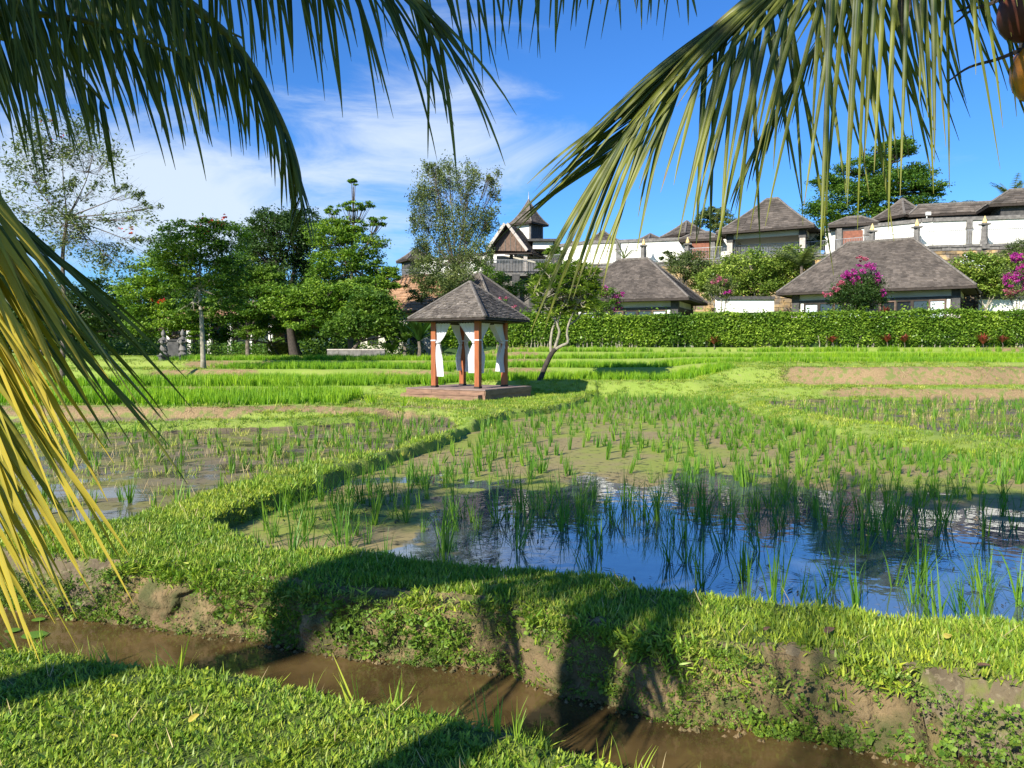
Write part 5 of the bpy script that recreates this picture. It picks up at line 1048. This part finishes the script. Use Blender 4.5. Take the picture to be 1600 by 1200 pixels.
x, y = cand(-7, 6, 1.4, 9, 26); z, g, mud, bare = terr(x, y); k = g > .5
scatter('lawn_straw', np.stack([x, y, z + .015], 1)[k], RNG.uniform(.5, 1.3, k.sum()), wisp, 5, 'dry wisps and stray shoots lying in the short lawn', 'grass', .3)
# bund tops and lawns further back
mid = proto_set('bund', 5, ('grass', 'grass', 'grass_dry'), lambda: blades(26, .075, .012, .01, .8, 2, .13, .3, .8))
x, y = cand(-14, 22, 8.5, 37, 60, .85, 2); z, g, mud, bare = terr(x, y); k = (g > .45) & (y > 8.5) & ~((sdf(RICE_POLY, x, y) > 0) & (y > 20)); k &= RNG.random(len(x)) < .35 + .75 * sstep(.35, .6, fbm(x * 1.1, y * 1.1, 107, 3))
k &= ~((np.abs((x + 1.4) * .87 - (y - 26) * .49) < 1.6) & (np.abs((x + 1.4) * .49 + (y - 26) * .87) < 1.85))
scatter('bund_grass', np.stack([x, y, z - .005], 1)[k], RNG.uniform(.7, 1.4, k.sum()), mid, 5, 'short grass on the earth bunds between the paddies', 'grass')
far = proto_set('far_lawn', 4, ('grass', 'grass_dry'), lambda: blades(34, .12, .025, .01, .6, 2, .3, .2, .5))
x, y = cand(-40, 36, 20, 58, 12, .85, 2); z, g, mud, bare = terr(x, y); k = (g > .45) & ((y > 36) | (x < -11)) & ~((sdf(RICE_POLY, x, y) > 0)) & ~((y > 44.6) & (x > -4))
scatter('far_lawn_grass', np.stack([x, y, z - .01], 1)[k], RNG.uniform(.6, 1.1, k.sum()), far, 4, 'short grass of the far lawns and terrace edges', 'grass')
# standing rice on the upper terraces
crop = proto_set('crop', 5, 'rice_crop', lambda: blades(20, .40, .022, .03, .22, 3, .10, 0, .35))
x, y = cand(-24, 42, 19.5, 44.6, 21, .9, 2); z, g, mud, bare = terr(x, y); w0 = (fbm(x * .35, x * 0 + 3.1, 5, 2) - .5) * 1.6
edge = np.ones(len(x), bool); wl_ = 1 - sstep(-4.5, .5, x); wr_ = sstep(6.5, 9.5, x)
for tab, wgt, wb in ((TL, wl_, .7), (TC, (1 - wl_) * (1 - wr_), 1), (TR, wr_, 1)):
    for (yy, _) in tab[1:]:
        dy = y - yy - w0 * wb; edge &= ~((dy > -.3) & (dy < .5) & (wgt > .3))
k = (sdf(RICE_POLY, x, y) > 0) & edge & (g > .3) & (RNG.random(len(x)) < .7 + .4 * sstep(.3, .5, fbm(x * .7, y * .7, 109, 3)))
sc_ = RNG.uniform(.75, 1.15, len(x)) * (.72 + .4 * fbm(x * .3, y * .3, 111, 2))
scatter('rice_crop', np.stack([x, y, z - .02], 1)[k], sc_[k], crop, 5, 'dense bright green young rice on the upper terraces', 'rice')
# rice clumps standing in the flooded paddies
def clump_mesh(n, h): V, F = blades(n, h * 1.08, .010, .03, .30, 6, .04, 0, 1.0); return mesh_np('rice_plant', V, F, M['rice'])
CL = [clump_mesh(random.randint(9, 17), .40) for _ in range(9)]
def jit_pts(poly, step, y0, y1, pad=.12, wedge=.8, padx=.6):
    x0, _ = poly.min(0); x1, _ = poly.max(0); gx, gy = np.meshgrid(np.arange(x0, x1, step), np.arange(y0, y1, step)); x = gx.ravel() + RNG.normal(size=gx.size) * step * .33; y = gy.ravel() + RNG.normal(size=gx.size) * step * .33
    k = (sdf(poly, x, y) > pad) & (np.abs(x) < y * wedge + padx); return x[k], y[k]
x, y = jit_pts(POND, .27, 4.8, 29); dn = fbm(x * .75, y * .75, 113, 3)
farw = sstep(9.5, 13, y); pr = np.where(y < 10.5, .30 + .9 * sstep(.42, .62, dn), .30 + .6 * sstep(.4, .6, dn))
# clearer open water in the middle of the near pond, thick stands at both ends
pr = pr * np.where((y < 7.2) & (x > -1) & (x < 1.2), .5, 1) * np.where((y < 9.5) & (x < -1.0), 2.6, 1)
k = RNG.random(len(x)) < pr * .80; x, y = x[k], y[k]; o_ = np.argsort(np.hypot(x, y)); x, y = x[o_], y[o_]
LABS = [('green rice plant standing in the open reflecting water of the pond', 'rice plants in the open water'), ('green rice plant rising from the algae covered far side of the pond', 'rice plants in the algae covered part')]
for i in range(min(270, len(x))):
    o = bpy.data.objects.new('rice_plant', CL[i % 9]); o.location = (x[i], y[i], -.03); s = random.uniform(.65, 1.15) * (1.0 if y[i] < 10 else .85); o.scale = (s, s, s * random.uniform(.9, 1.15)); o.rotation_euler = (random.gauss(0, .06), random.gauss(0, .06), random.uniform(0, 6.28)); link(o); L0 = LABS[0] if y[i] < 9.8 else LABS[1]; tag(o, L0[0], 'rice plant', L0[1])
rc = proto_set('rice_clump', 5, 'rice', lambda: blades(11, .36, .016, .035, .22, 3, .035, 0, .45))
P1 = np.stack([x[270:], y[270:], x[270:] * 0 - .02], 1)
x, y = jit_pts(LPAD, .34, 8.5, 19.5); k = RNG.random(len(x)) < .2 + .6 * sstep(.42, .6, fbm(x * .7, y * .7, 115, 3)); P2 = np.stack([x, y, x * 0 - .02], 1)[k]
x, y = jit_pts(RPAD, .36, 11, 26); k = RNG.random(len(x)) < .15 + .8 * sstep(.4, .58, fbm(x * .6, y * .6, 117, 3)); P3 = np.stack([x, y, x * 0 + .05], 1)[k]
x, y = jit_pts(POND, .22, 9.0, 29, 0); k = (x > 3.2 + (28 - y) * .03) & (RNG.random(len(x)) < .5 * sstep(3, 6, x)); P4 = np.stack([x, y, x * 0], 1)[k]
PP = np.concatenate([P1, P2, P3]); scatter('distant_rice_plants', PP, RNG.uniform(.55, 1.0, len(PP)), rc, 5, 'many small rice clumps scattered over the muddy paddies', 'rice')
scatter('marsh_grass', P4, RNG.uniform(.35, .8, len(P4)), rc, 5, 'loose marshy grass along the right margin of the pond', 'grass', .35)
# short scum-side growth and straw lying on the mud
litter = proto_set('litter', 5, ('straw', 'straw', 'grass_dry'), lambda: blades(9, .16, .007, .02, 1.45, 2, .12, .1, .1))
x1_, y1_ = cand(-16, -1, 8.6, 19.5, 9); s1 = sdf(LPAD, x1_, y1_) > 0; x2_, y2_ = cand(6, 20, 11, 26, 7, .85); s2 = sdf(RPAD, x2_, y2_) > 0
x = np.concatenate([x1_[s1], x2_[s2]]); y = np.concatenate([y1_[s1], y2_[s2]]); z = np.where(x > 0, .075, .0)
scatter('straw_litter', np.stack([x, y, z], 1), RNG.uniform(.6, 1.4, len(x)), litter, 5, 'dry straw and short sprouts lying on the paddy mud', 'straw', .1)
sprout = proto_set('sprout', 4, ('grass', 'grass_dry'), lambda: blades(12, .10, .009, .02, .6, 2, .08, 0, .4))
k = RNG.random(len(x)) < .8; scatter('paddy_sprouts', np.stack([x + .1, y + .1, z], 1)[k], RNG.uniform(.5, 1.3, k.sum()), sprout, 4, 'low green sprouts covering the paddy mud', 'grass')
x, y = cand(-26, 36, 19, 46, 14, .9, 2); z, g, mud, bare = terr(x, y); k = bare > .3
scatter('dry_stubble', np.stack([x, y, z - .01], 1)[k], RNG.uniform(.6, 1.5, k.sum()), litter, 5, 'dry straw stubble on the bare terrace faces', 'straw', .3)
scatter('face_tufts', np.stack([x + .1, y, z - .01], 1)[k][::2], RNG.uniform(.5, 1.4, len(x[k][::2])), sprout, 4, 'green tufts on the bare terrace faces', 'grass', .3)
# floating debris on the open pond
def debris():
    n = 24000; x = RNG.uniform(-3, 9, n); y = RNG.uniform(5, 11.5, n); d = fbm(x * .9, y * 1.5, 121, 4); k = (sdf(POND, x, y) > .03) & (RNG.random(n) < .07 + .93 * sstep(.50, .66, d)); x, y = x[k], y[k]; n = len(x)
    a = RNG.uniform(0, 6.283, n); L_ = .01 + .06 * RNG.random(n) ** 2; w = L_ * RNG.uniform(.04, .22, n); dx, dy = np.cos(a), np.sin(a); z = .009 + RNG.random(n) * .006
    V = np.stack([np.stack([x - dx * L_, y - dy * L_, z], 1), np.stack([x - dy * w, y + dx * w, z + .001], 1), np.stack([x + dx * L_, y + dy * L_, z], 1), np.stack([x + dy * w, y - dx * w, z + .001], 1)], 1).reshape(-1, 3)
    o = ob('pond_debris', V, np.arange(n * 4).reshape(-1, 4), M['debris']); tag(o, 'dark leaf scraps and stems floating on the reflecting pond', 'debris', kind='stuff')
debris()
# lily pads and fallen leaves
def flat_leaf(name, p, L_, w, rz, m, lab, cat, curl=.25):
    V = []; n = 12; V.append((0, 0, .01))
    for i in range(n):
        a = 2 * math.pi * i / n; r = 1 - .12 * (i == 0); V.append((L_ * math.cos(a) * r * .5, w * math.sin(a) * .5, .008 + curl * L_ * abs(math.sin(a)) ** 2 * .4 + (.15 * curl * L_ if i in (0, 1, 11) else 0)))
    F = [[0, i + 1, (i + 1) % n + 1] for i in range(n)]; me = mesh_np(name, V, F, M[m]); o = bpy.data.objects.new(name, me); o.location = p; o.rotation_euler = (random.uniform(-.15, .15) * (curl > 0), random.uniform(-.15, .15) * (curl > 0), rz); link(o); tag(o, lab, cat)
M['brown_leaf'] = mat('brown_leaf', (.22, .12, .06), (.12, .06, .035), rough=.8, ns=30); M['yel_leaf'] = mat('yellow_leaf', (.6, .5, .08), (.5, .36, .05), rough=.6, ns=20); M['pad'] = mat('lily_pad', (.14, .26, .03), (.10, .2, .03), rough=.35)
for px, py, m, lab, z0, sz in ((303, 1120, 'yel_leaf', 'yellow curled leaf lying on the foreground lawn', .05, .07), (1296, 986, 'brown_leaf', 'crumpled brown leaf on the bank nearest the pond', .24, .10), (1231, 1004, 'brown_leaf', 'flat brown leaf on the bank left of the crumpled one', .24, .09), (1198, 984, 'brown_leaf', 'small brown leaf on the bank near the shadow edge', .24, .06), (1284, 1010, 'brown_leaf', 'small dark leaf below the crumpled brown leaf', .24, .06), (1480, 995, 'yel_leaf', 'pale tan leaf on the bank near the right edge', .24, .08), (1538, 1042, 'brown_leaf', 'brown leaf low on the bank at the right edge', .24, .08), (178, 1148, 'yel_leaf', 'tiny pale leaf on the lawn at the lower left', .05, .04), (1430, 1060, 'brown_leaf', 'tan leaf at the lip of the bank on the right', .22, .06)):
    p = on(px, py, z0); flat_leaf('fallen_leaf', (p.x, p.y, gz(p.x, p.y) + .035), sz, sz * .5, random.uniform(0, 3), m, lab, 'leaf')
for px, py, sz, lab in ((54, 992, .16, 'larger lily pad floating in the ditch at the left'), (20, 985, .10, 'smaller lily pad left of the larger one in the ditch'), (60, 968, .09, 'small lily pad nearest the ditch bank')):
    p = on(px, py, -.19); flat_leaf('lily_pad', (p.x, p.y, -.196), sz, sz, 1.0, 'pad', lab, 'lily pad', 0)
# ------------------------------------------------------------------ coconut palms framing the view
def frond_mat(name, base, yel, k0, k1):
    m = bpy.data.materials.new(name); m.use_nodes = True; nt = m.node_tree; nt.nodes.clear(); L = nt.links.new
    out = N(nt, 'ShaderNodeOutputMaterial'); p = N(nt, 'ShaderNodeBsdfPrincipled'); p.inputs['Roughness'].default_value = .45; p.inputs['Specular IOR Level'].default_value = .28
    geo = N(nt, 'ShaderNodeNewGeometry'); at_ = N(nt, 'ShaderNodeAttribute', attribute_name='along'); oi = N(nt, 'ShaderNodeObjectInfo')
    n = N(nt, 'ShaderNodeTexNoise'); n.inputs['Scale'].default_value = 9; n.inputs['Detail'].default_value = 4; L(geo.outputs['Position'], n.inputs['Vector'])
    a = N(nt, 'ShaderNodeMath', operation='MULTIPLY_ADD'); a.inputs[1].default_value = .75; L(at_.outputs['Fac'], a.inputs[0]); L(n.outputs[0], a.inputs[2])
    b = N(nt, 'ShaderNodeMath', operation='MULTIPLY_ADD'); b.inputs[1].default_value = .5; L(oi.outputs['Random'], b.inputs[0]); L(a.outputs[0], b.inputs[2])
    r = N(nt, 'ShaderNodeMapRange'); r.inputs[1].default_value = k0; r.inputs[2].default_value = k1; L(b.outputs[0], r.inputs[0])
    mx = N(nt, 'ShaderNodeMixRGB'); mx.inputs[1].default_value = (*base, 1); mx.inputs[2].default_value = (*yel, 1); L(r.outputs[0], mx.inputs[0])
    m2 = N(nt, 'ShaderNodeMixRGB'); m2.inputs[2].default_value = (.16, .07, .025, 1); r2 = N(nt, 'ShaderNodeMapRange'); r2.inputs[1].default_value = .60; r2.inputs[2].default_value = .76; n3 = N(nt, 'ShaderNodeTexNoise'); n3.inputs['Scale'].default_value = 5; n3.inputs['Detail'].default_value = 7; L(geo.outputs['Position'], n3.inputs['Vector']); L(n3.outputs[0], r2.inputs[0]); q = N(nt, 'ShaderNodeMath', operation='MULTIPLY'); L(r2.outputs[0], q.inputs[0]); q.inputs[1].default_value = .6 if k0 < .75 else .25; L(q.outputs[0], m2.inputs[0]); L(mx.outputs[0], m2.inputs[1])
    ac = N(nt, 'ShaderNodeAttribute', attribute_name='across'); rm = N(nt, 'ShaderNodeMapRange'); rm.inputs[1].default_value = .05; rm.inputs[2].default_value = .22; rm.inputs[3].default_value = .3; rm.inputs[4].default_value = 0; L(ac.outputs['Fac'], rm.inputs[0]); m3 = N(nt, 'ShaderNodeMixRGB'); m3.inputs[2].default_value = (.36, .38, .10, 1); L(rm.outputs[0], m3.inputs[0]); L(m2.outputs[0], m3.inputs[1])
    re = N(nt, 'ShaderNodeMapRange'); re.inputs[1].default_value = 1.25; re.inputs[2].default_value = 1.45; re.inputs[4].default_value = .8; L(a.outputs[0], re.inputs[0]); m4 = N(nt, 'ShaderNodeMixRGB'); m4.inputs[2].default_value = (.20, .11, .05, 1); L(re.outputs[0], m4.inputs[0]); L(m3.outputs[0], m4.inputs[1]); m2 = m4
    L(m2.outputs[0], p.inputs['Base Color']); t = N(nt, 'ShaderNodeBsdfTranslucent'); h = N(nt, 'ShaderNodeMixRGB', blend_type='MULTIPLY'); h.inputs[0].default_value = 1; h.inputs[2].default_value = (1, 1.1, .35, 1); L(m2.outputs[0], h.inputs[1]); L(h.outputs[0], t.inputs[0])
    s = N(nt, 'ShaderNodeMixShader'); s.inputs[0].default_value = .3; L(p.outputs[0], s.inputs[1]); L(t.outputs[0], s.inputs[2]); L(s.outputs[0], out.inputs[0]); return m
M['frond'] = frond_mat('palm_leaflet', (.05, .08, .015), (.17, .19, .03), .95, 1.5)
M['frond_yellow'] = frond_mat('yellowing_leaflet', (.15, .18, .025), (.52, .40, .05), .72, 1.35)
M['frond_lit'] = frond_mat('green_lit_leaflet', (.032, .056, .009), (.20, .21, .025), .9, 1.45)  # yellow blended into the dark green stands in for sunlit strips
M['rachis'] = mat('palm_rachis', (.20, .22, .05), (.14, .13, .04), rough=.45)
M['nut'] = mat('orange_coconut', (.62, .26, .02), (.55, .19, .015), rough=.3, ns=6); M['nut_brown'] = mat('brown_coconut', (.17, .055, .03), (.10, .03, .02), rough=.5, ns=6)
def leaflet(p, d, side, L_, w, droop, seg=8, twist=0):
    """V-folded strip: returns verts, faces, along"""
    V = []; A = []; d = d.normalized(); q = p.copy(); g = Vector((0, 0, -1)); s = side - d * side.dot(d); s = s.normalized() if s.length > 1e-4 else d.orthogonal().normalized()
    for i in range(seg + 1):
        t = i / seg; n = d.cross(s).normalized(); n = n if n.z > 0 else -n
        ww = w * .5 * min(1, .35 + t * 5) * (1 - t ** 2.2) ** .8 + .0008
        V += [tuple(q - s * ww - n * ww * .45), tuple(q), tuple(q + s * ww - n * ww * .45)]; A += [t] * 3
        q = q + d * (L_ / seg); d = (d + g * (droop / seg) * (.4 + 1.4 * t)).normalized(); s = (s - d * s.dot(d)).normalized()
        if twist: s = (s + d.cross(s) * twist / seg).normalized()
    F = []
    for i in range(seg): a = i * 3; F += [[a, a + 1, a + 4, a + 3], [a + 1, a + 2, a + 5, a + 4]]
    return V, F, A
def add_along(o, A): a = o.data.attributes.new('along', 'FLOAT', 'POINT'); a.data.foreach_set('value', np.array(A, np.float32)); b = o.data.attributes.new('across', 'FLOAT', 'POINT'); b.data.foreach_set('value', np.tile([1, 0, 1], len(A) // 3).astype(np.float32))
def frond(root, pts, n, Lf, w, m='frond', t0=.15, single=True, dirf=None, spread=.75, fwd=.6, down=.25, droop=1.2, seg=8, rr=.022, jit=.12, name='frond', label=None, sides=(-1, 1)):
    P = catmull(pts, 8); acc = [0]
    for a, b in zip(P, P[1:]): acc.append(acc[-1] + (b - a).length)
    tot = acc[-1]
    def ev(t):
        s = t * tot; i = max(0, min(len(P) - 2, int(np.searchsorted(acc, s)) - 1)); f = (s - acc[i]) / max(1e-6, acc[i + 1] - acc[i]); return P[i].lerp(P[i + 1], f), (P[i + 1] - P[i]).normalized()
    q = MB(); q.tube(P, [rr * (1.6 - 1.35 * i / (len(P) - 1)) for i in range(len(P))], 6); fr = q.ob(name, M['rachis'], root, smooth=True)
    if label: fr['label'] = label
    VV, FF, AA = [], [], []
    for k in range(n):
        for sd in sides:
            t = t0 + (1 - t0) * (k + random.uniform(0, .6)) / n; p, T = ev(min(t, .999)); S = T.cross(Vector((0, 0, 1))).normalized() * sd
            L_ = Lf(t, sd) * random.uniform(.62, 1.14)
            if L_ < .04: continue
            if dirf: d = dirf(t, sd, T, S)
            else: d = T * (fwd + .5 * t) + S * spread * (1 - .45 * t) + Vector((0, 0, -down))
            d = d.normalized() + Vector((random.gauss(0, jit), random.gauss(0, jit), random.gauss(0, jit))) * .8
            V, F, A = leaflet(p, d, T.lerp(Vector((0, 0, 1)), .25 + .3 * random.random()), L_, w * random.uniform(.75, 1.15), droop * random.uniform(.7, 1.3), seg, random.uniform(-.5, .5))
            if single: o = ob('leaflet', V, F, M[m], fr, smooth=True); add_along(o, A)
            else:
                b = len(VV); VV += V; FF += [[i + b for i in f] for f in F]; AA += A
    if not single: o = ob('leaflets', VV, FF, M[m], fr, smooth=True); o['kind'] = 'stuff'; add_along(o, AA)
    return fr
def bell(a, b, pk=.4):
    return lambda t, sd: (a + (b - a) * math.sin(math.pi * min(1, max(0, (t ** .8)))) ** .7) * (1 if t < .85 else (1 - (t - .85) * 2.5))
def palm(label, cx, cy, gzv, crown, lean):
    c = Vector(crown); root = thing('coconut_palm', label, 'palm', (cx, cy, gzv)); q = MB(); b = Vector((cx, cy, gzv)); P = catmull([b + Vector((0, 0, -.2)), b.lerp(c, .5) + Vector(lean), c], 8); q.tube(P, [.19 - .06 * i / (len(P) - 1) + (.012 if i % 2 else 0) for i in range(len(P))], 12); q.ob('trunk', M['bark'], root, smooth=True); return root, c
PA, CA = palm('coconut palm whose yellowing and dark fronds hang in from the left and top', -3.4, -1.0, 0, (-2.9, -.4, 4.9), (-.1, 0, 0))
PB, CB = palm('coconut palm with orange nuts whose fronds hang in from the upper right', 3.7, 2.2, 0, (3.0, 2.3, 4.15), (.15, 0, 0))
dn = Vector((0, 0, -1))
# --- left palm, fronds in view
frond(PA, [CA, at(-350, -560, 1.9), at(0, -150, 2.9), at(220, -45, 3.3), at(360, 60, 3.5), at(430, 170, 3.6), at(465, 260, 3.65), at(472, 330, 3.7)], 112, lambda t, s: (1.02 if t < .55 else 1.02 - (t - .55) * 1.6) * (1.0 if s > 0 else .92), .016, 'frond', .30, dirf=lambda t, s, T, S: T * (.15 + .75 * max(0, t - .5)) + S * (.34 if s > 0 else .42) + Vector((-.05, 0, -.95 + .35 * t)), droop=.9, jit=.05, label='long dark feather shaped frond')
frond(PA, [CA, at(-700, -380, 1.5), at(-250, -190, 2.3), at(80, -120, 2.7), at(330, -110, 3.0), at(520, -80, 3.2)], 88, lambda t, s: .84 if t < .8 else .6, .017, 'frond', .34, dirf=lambda t, s, T, S: S * .16 + T * .12 + Vector((0, 0, -1)), droop=.4, jit=.07)
frond(PA, [CA, at(-900, -250, 1.6), at(-420, -60, 2.2), at(-120, 10, 2.6), at(120, 30, 2.9), at(300, 90, 3.1)], 74, lambda t, s: .66 if t < .85 else .45, .017, 'frond', .36, dirf=lambda t, s, T, S: S * .25 + T * .35 + Vector((0, 0, -1)), droop=.5, jit=.08)
frond(PA, [CA, at(-700, -420, 2.2), at(-200, -160, 3.2), at(60, -60, 3.7), at(250, 0, 3.9), at(380, 60, 4.0)], 90, lambda t, s: .9 if t < .8 else .6, .017, 'frond', .3, False, dirf=lambda t, s, T, S: S * .3 + T * .3 + Vector((0, 0, -.9)), droop=.6, jit=.09)
frond(PA, [CA, at(-800, -200, 2.2), at(-300, 0, 3.2), at(-60, 40, 3.6), at(100, 100, 3.8), at(170, 170, 3.9)], 50, lambda t, s: .55 if t < .8 else .4, .022, 'frond', .3, False, dirf=lambda t, s, T, S: S * .2 + T * .2 + Vector((0, 0, -.95)), droop=.5, jit=.08)
frond(PA, [CA, at(-300, -700, 1.8), at(250, -300, 2.8), at(560, -130, 3.2), at(800, -90, 3.6), at(980, -70, 3.9), at(1080, -40, 4.1)], 58, lambda t, s: max(.18, (.86 if t < .62 else .86 - (t - .62) * 1.5)), .017, 'frond', .38, dirf=lambda t, s, T, S: S * .15 + T * (.1 + .25 * math.sin(t * 19)) + Vector((0, 0, -1)), droop=.3, jit=.06)
frond(PA, [CA, at(-100, -640, 1.9), at(380, -240, 2.7), at(560, -70, 3.0), at(640, -20, 3.1), at(690, 60, 3.15)], 40, lambda t, s: .66, .019, 'frond', .58, dirf=lambda t, s, T, S: T * .55 + S * (.22 * s if s > 0 else .1) + Vector((.26 * max(0, s), 0, -.55)), droop=.9, jit=.15)
def cdir(t, s, T, S): return Vector((.80 - .36 * t, .10 + .12 * s, -.50 - .45 * t))
frond(PA, [CA, at(-900, -500, 1.2), at(-420, -60, 1.35), at(-150, 110, 1.55), at(-100, 240, 1.6), at(-95, 380, 1.62), at(-110, 530, 1.64), at(-140, 680, 1.66)], 84, lambda t, s: (.80 if t < .8 else .66) + .05 * s, .019, 'frond_yellow', .50, dirf=cdir, droop=.3, jit=.08, label='yellowing frond hanging at the left edge')
frond(PA, [CA, at(-1000, -300, 1.3), at(-500, 60, 1.6), at(-200, 170, 1.95), at(-110, 240, 2.05), at(-50, 340, 2.1), at(0, 460, 2.15)], 84, lambda t, s: .92 if t < .75 else .74, .017, 'frond', .40, dirf=lambda t, s, T, S: Vector((.68 - .08 * t, .10 + .18 * s, -.50 - .1 * t)), droop=.45, jit=.07)
frond(PA, [CA, at(-1000, -100, 1.7), at(-500, 200, 2.1), at(-180, 400, 2.3), at(-100, 560, 2.35), at(-80, 700, 2.4)], 44, lambda t, s: .75, .03, 'frond_yellow', .35, False, dirf=lambda t, s, T, S: Vector((.5 - .2 * t, .1, -.6)), droop=.5, jit=.10)
# --- right palm
def ddir(t, s, T, S):
    k = (t - .35) / .65
    return Vector((-.42 - .40 * k + random.gauss(0, .06), .08, -.62 + .10 * k)) if s < 0 else Vector((.34 - .88 * k + random.gauss(0, .10), -.05, -.95))
frond(PB, [CB, at(1640, -420, 2.55), at(1440, -210, 2.6), at(1280, -80, 2.65), at(1165, 5, 2.7), at(1080, 80, 2.75), at(1015, 150, 2.8), at(950, 250, 2.85)], 96, lambda t, s: (.70 if s < 0 else .98) * (1 if t < .7 else 1 - (t - .7) * 1.1), .0175, 'frond_lit', .36, dirf=ddir, droop=.38, jit=.05, label='large arching frond sweeping down to the left')
frond(PB, [CB, at(1700, -380, 2.7), at(1540, -260, 2.9), at(1380, -170, 3.0), at(1250, -110, 3.05), at(1160, -60, 3.1)], 32, lambda t, s: .72 + .5 * t, .0175, 'frond_lit', .40, dirf=lambda t, s, T, S: Vector((.40 - .16 * t + .12 * s, .06 * s, -1)), droop=.25, jit=.06)
frond(PB, [CB, at(1700, -300, 3.2), at(1560, -190, 3.3), at(1420, -120, 3.35), at(1290, -70, 3.4)], 20, lambda t, s: .55 + .35 * t, .016, 'frond', .35, dirf=lambda t, s, T, S: Vector((.46 + .10 * s, .05 * s, -.9)), droop=.3, jit=.07)
frond(PB, [CB, at(1760, -280, 2.9), at(1640, -190, 3.1), at(1540, -120, 3.2), at(1450, -70, 3.3)], 12, lambda t, s: .42, .014, 'frond', .3, dirf=lambda t, s, T, S: Vector((.60 + .12 * s, .05 * s, -.85)), droop=.2, jit=.08)
frond(PB, [CB, at(1560, -300, 3.4), at(1420, -120, 4.0), at(1300, 40, 4.4), at(1215, 170, 4.6), at(1160, 270, 4.7)], 60, lambda t, s: .5 if t < .7 else .32, .013, 'frond', .35, spread=.7, fwd=.5, down=.3, droop=.5, jit=.03)
# fronds overhead and behind (they cast the dappled shade on bank and pond)
def rad(root, c, ang, el, L_, drop, n=46, m='frond', single=False, w=.028, ll=.8):
    d = Vector((math.sin(ang) * math.cos(el), math.cos(ang) * math.cos(el), math.sin(el))); pts = [c + d * (L_ * k / 5) + Vector((0, 0, -drop * (k / 5) ** 2.2)) for k in range(6)]
    frond(root, pts, n, lambda t, s: ll * (1 if t < .75 else 1 - (t - .75) * 2), w, m, .15, single, seg=4, droop=1.2)
for ang, el, L_, dr in ((-95, .75, 3.6, 1.8), (-140, .7, 3.6, 1.6), (180, .9, 3.5, 1.3), (140, .85, 3.4, 1.2), (-60, .95, 3.6, 1.5), (100, 1.05, 3.2, 1.0), (-20, 1.15, 3.2, .8), (20, 1.25, 3.2, .6), (-120, 1.2, 3.2, .5), (-170, .4, 3.2, 1.5)): rad(PA, CA, R(ang), el, L_, dr)
for ang, el, L_, dr in ((60, .7, 3.4, 1.4), (110, .7, 3.4, 1.4), (150, .8, 3.4, 1.3), (20, .9, 3.2, 1.0), (-160, 1.0, 3.2, .9), (90, 1.2, 3.0, .6)): rad(PB, CB, R(ang), el, L_, dr)
# coconuts and stalks of the right palm
def nut(px, py, D, r, m, lab, sc=(1, 1, 1.15)):
    c = at(px, py, D); V = []; F = []; n, k = 14, 9
    for j in range(k + 1):
        ph = math.pi * j / k
        for i in range(n):
            a = 2 * math.pi * i / n; rr = r * math.sin(ph) * (1 + .06 * math.cos(3 * a)); V.append((c.x + rr * math.cos(a) * sc[0], c.y + rr * math.sin(a) * sc[1], c.z + r * math.cos(ph) * sc[2] * (1.08 if ph > 2 else 1)))
    for j in range(k):
        for i in range(n): a = j * n + i; b = j * n + (i + 1) % n; F.append([a, b, b + n, a + n])
    o = ob('coconut', V, F, M[m], PB, smooth=True); o['label'] = lab
nut(1600, 18, 2.9, .088, 'nut_brown', 'brown husked coconut'); nut(1626, 108, 2.9, .10, 'nut', 'orange coconut'); nut(1640, 60, 3.0, .10, 'nut', 'orange coconut')
q = MB()
for pts in ([(1640, 50), (1600, 75), (1560, 92), (1515, 105), (1482, 127)], [(1660, -60), (1560, 0), (1520, 15), (1490, 38)], [(1640, -40), (1560, -20), (1515, 10), (1495, 18)], [(1600, 75), (1608, 40), (1630, 10)]):
    q.tube(catmull([at(a, b, 2.9) for a, b in pts], 5), [.010 - .007 * i / (5 * (len(pts) - 1)) for i in range(5 * (len(pts) - 1) + 1)], 5)
q.ob('flower_stalk', M['bark_dark'], PB)
q = MB(); q.tube([at(1410, -60, 2.7), at(1413, 10, 2.7), at(1412, 55, 2.7)], [.03, .022, .004], 7); o = q.ob('dry_spathe', M['bark'], PB)

# the broad tree behind the camera whose crown shades the pond
def shade_tree():
    b = Vector((-11.5, -4.2, 0)); root = thing('shade_tree', 'broad leafy tree standing behind the viewpoint and shading the pond', 'tree', b); c = Vector((-6.0, -2.9, 8.0)); q = MB(); q.tube(catmull([b, b.lerp(c, .4) + Vector((.15, 0, 0)), b.lerp(c, .75)], 5), [.3 - .012 * i for i in range(11)], 9); q.ob('trunk', M['bark'], root)
    q = MB(); pts = []
    for k in range(12):
        o = c + Vector((-3.2 + k * 1.0, random.uniform(-.5, .5), random.uniform(-.4, .4))); q.tube(catmull([b.lerp(c, .72), b.lerp(c, .9).lerp(o, .5), o], 3), [.12, .1, .09, .07, .06, .05, .03], 5)
        pts.append(blob_points(o, (1.0, 1.15, .65), 900, .35, .8)[0])
    q.ob('limbs', M['bark'], root); V, F = leaf_mesh(np.concatenate(pts), .2, .5, .4); o = ob('crown', V, F, M['leaf_mid'], root); o['kind'] = 'stuff'
shade_tree()
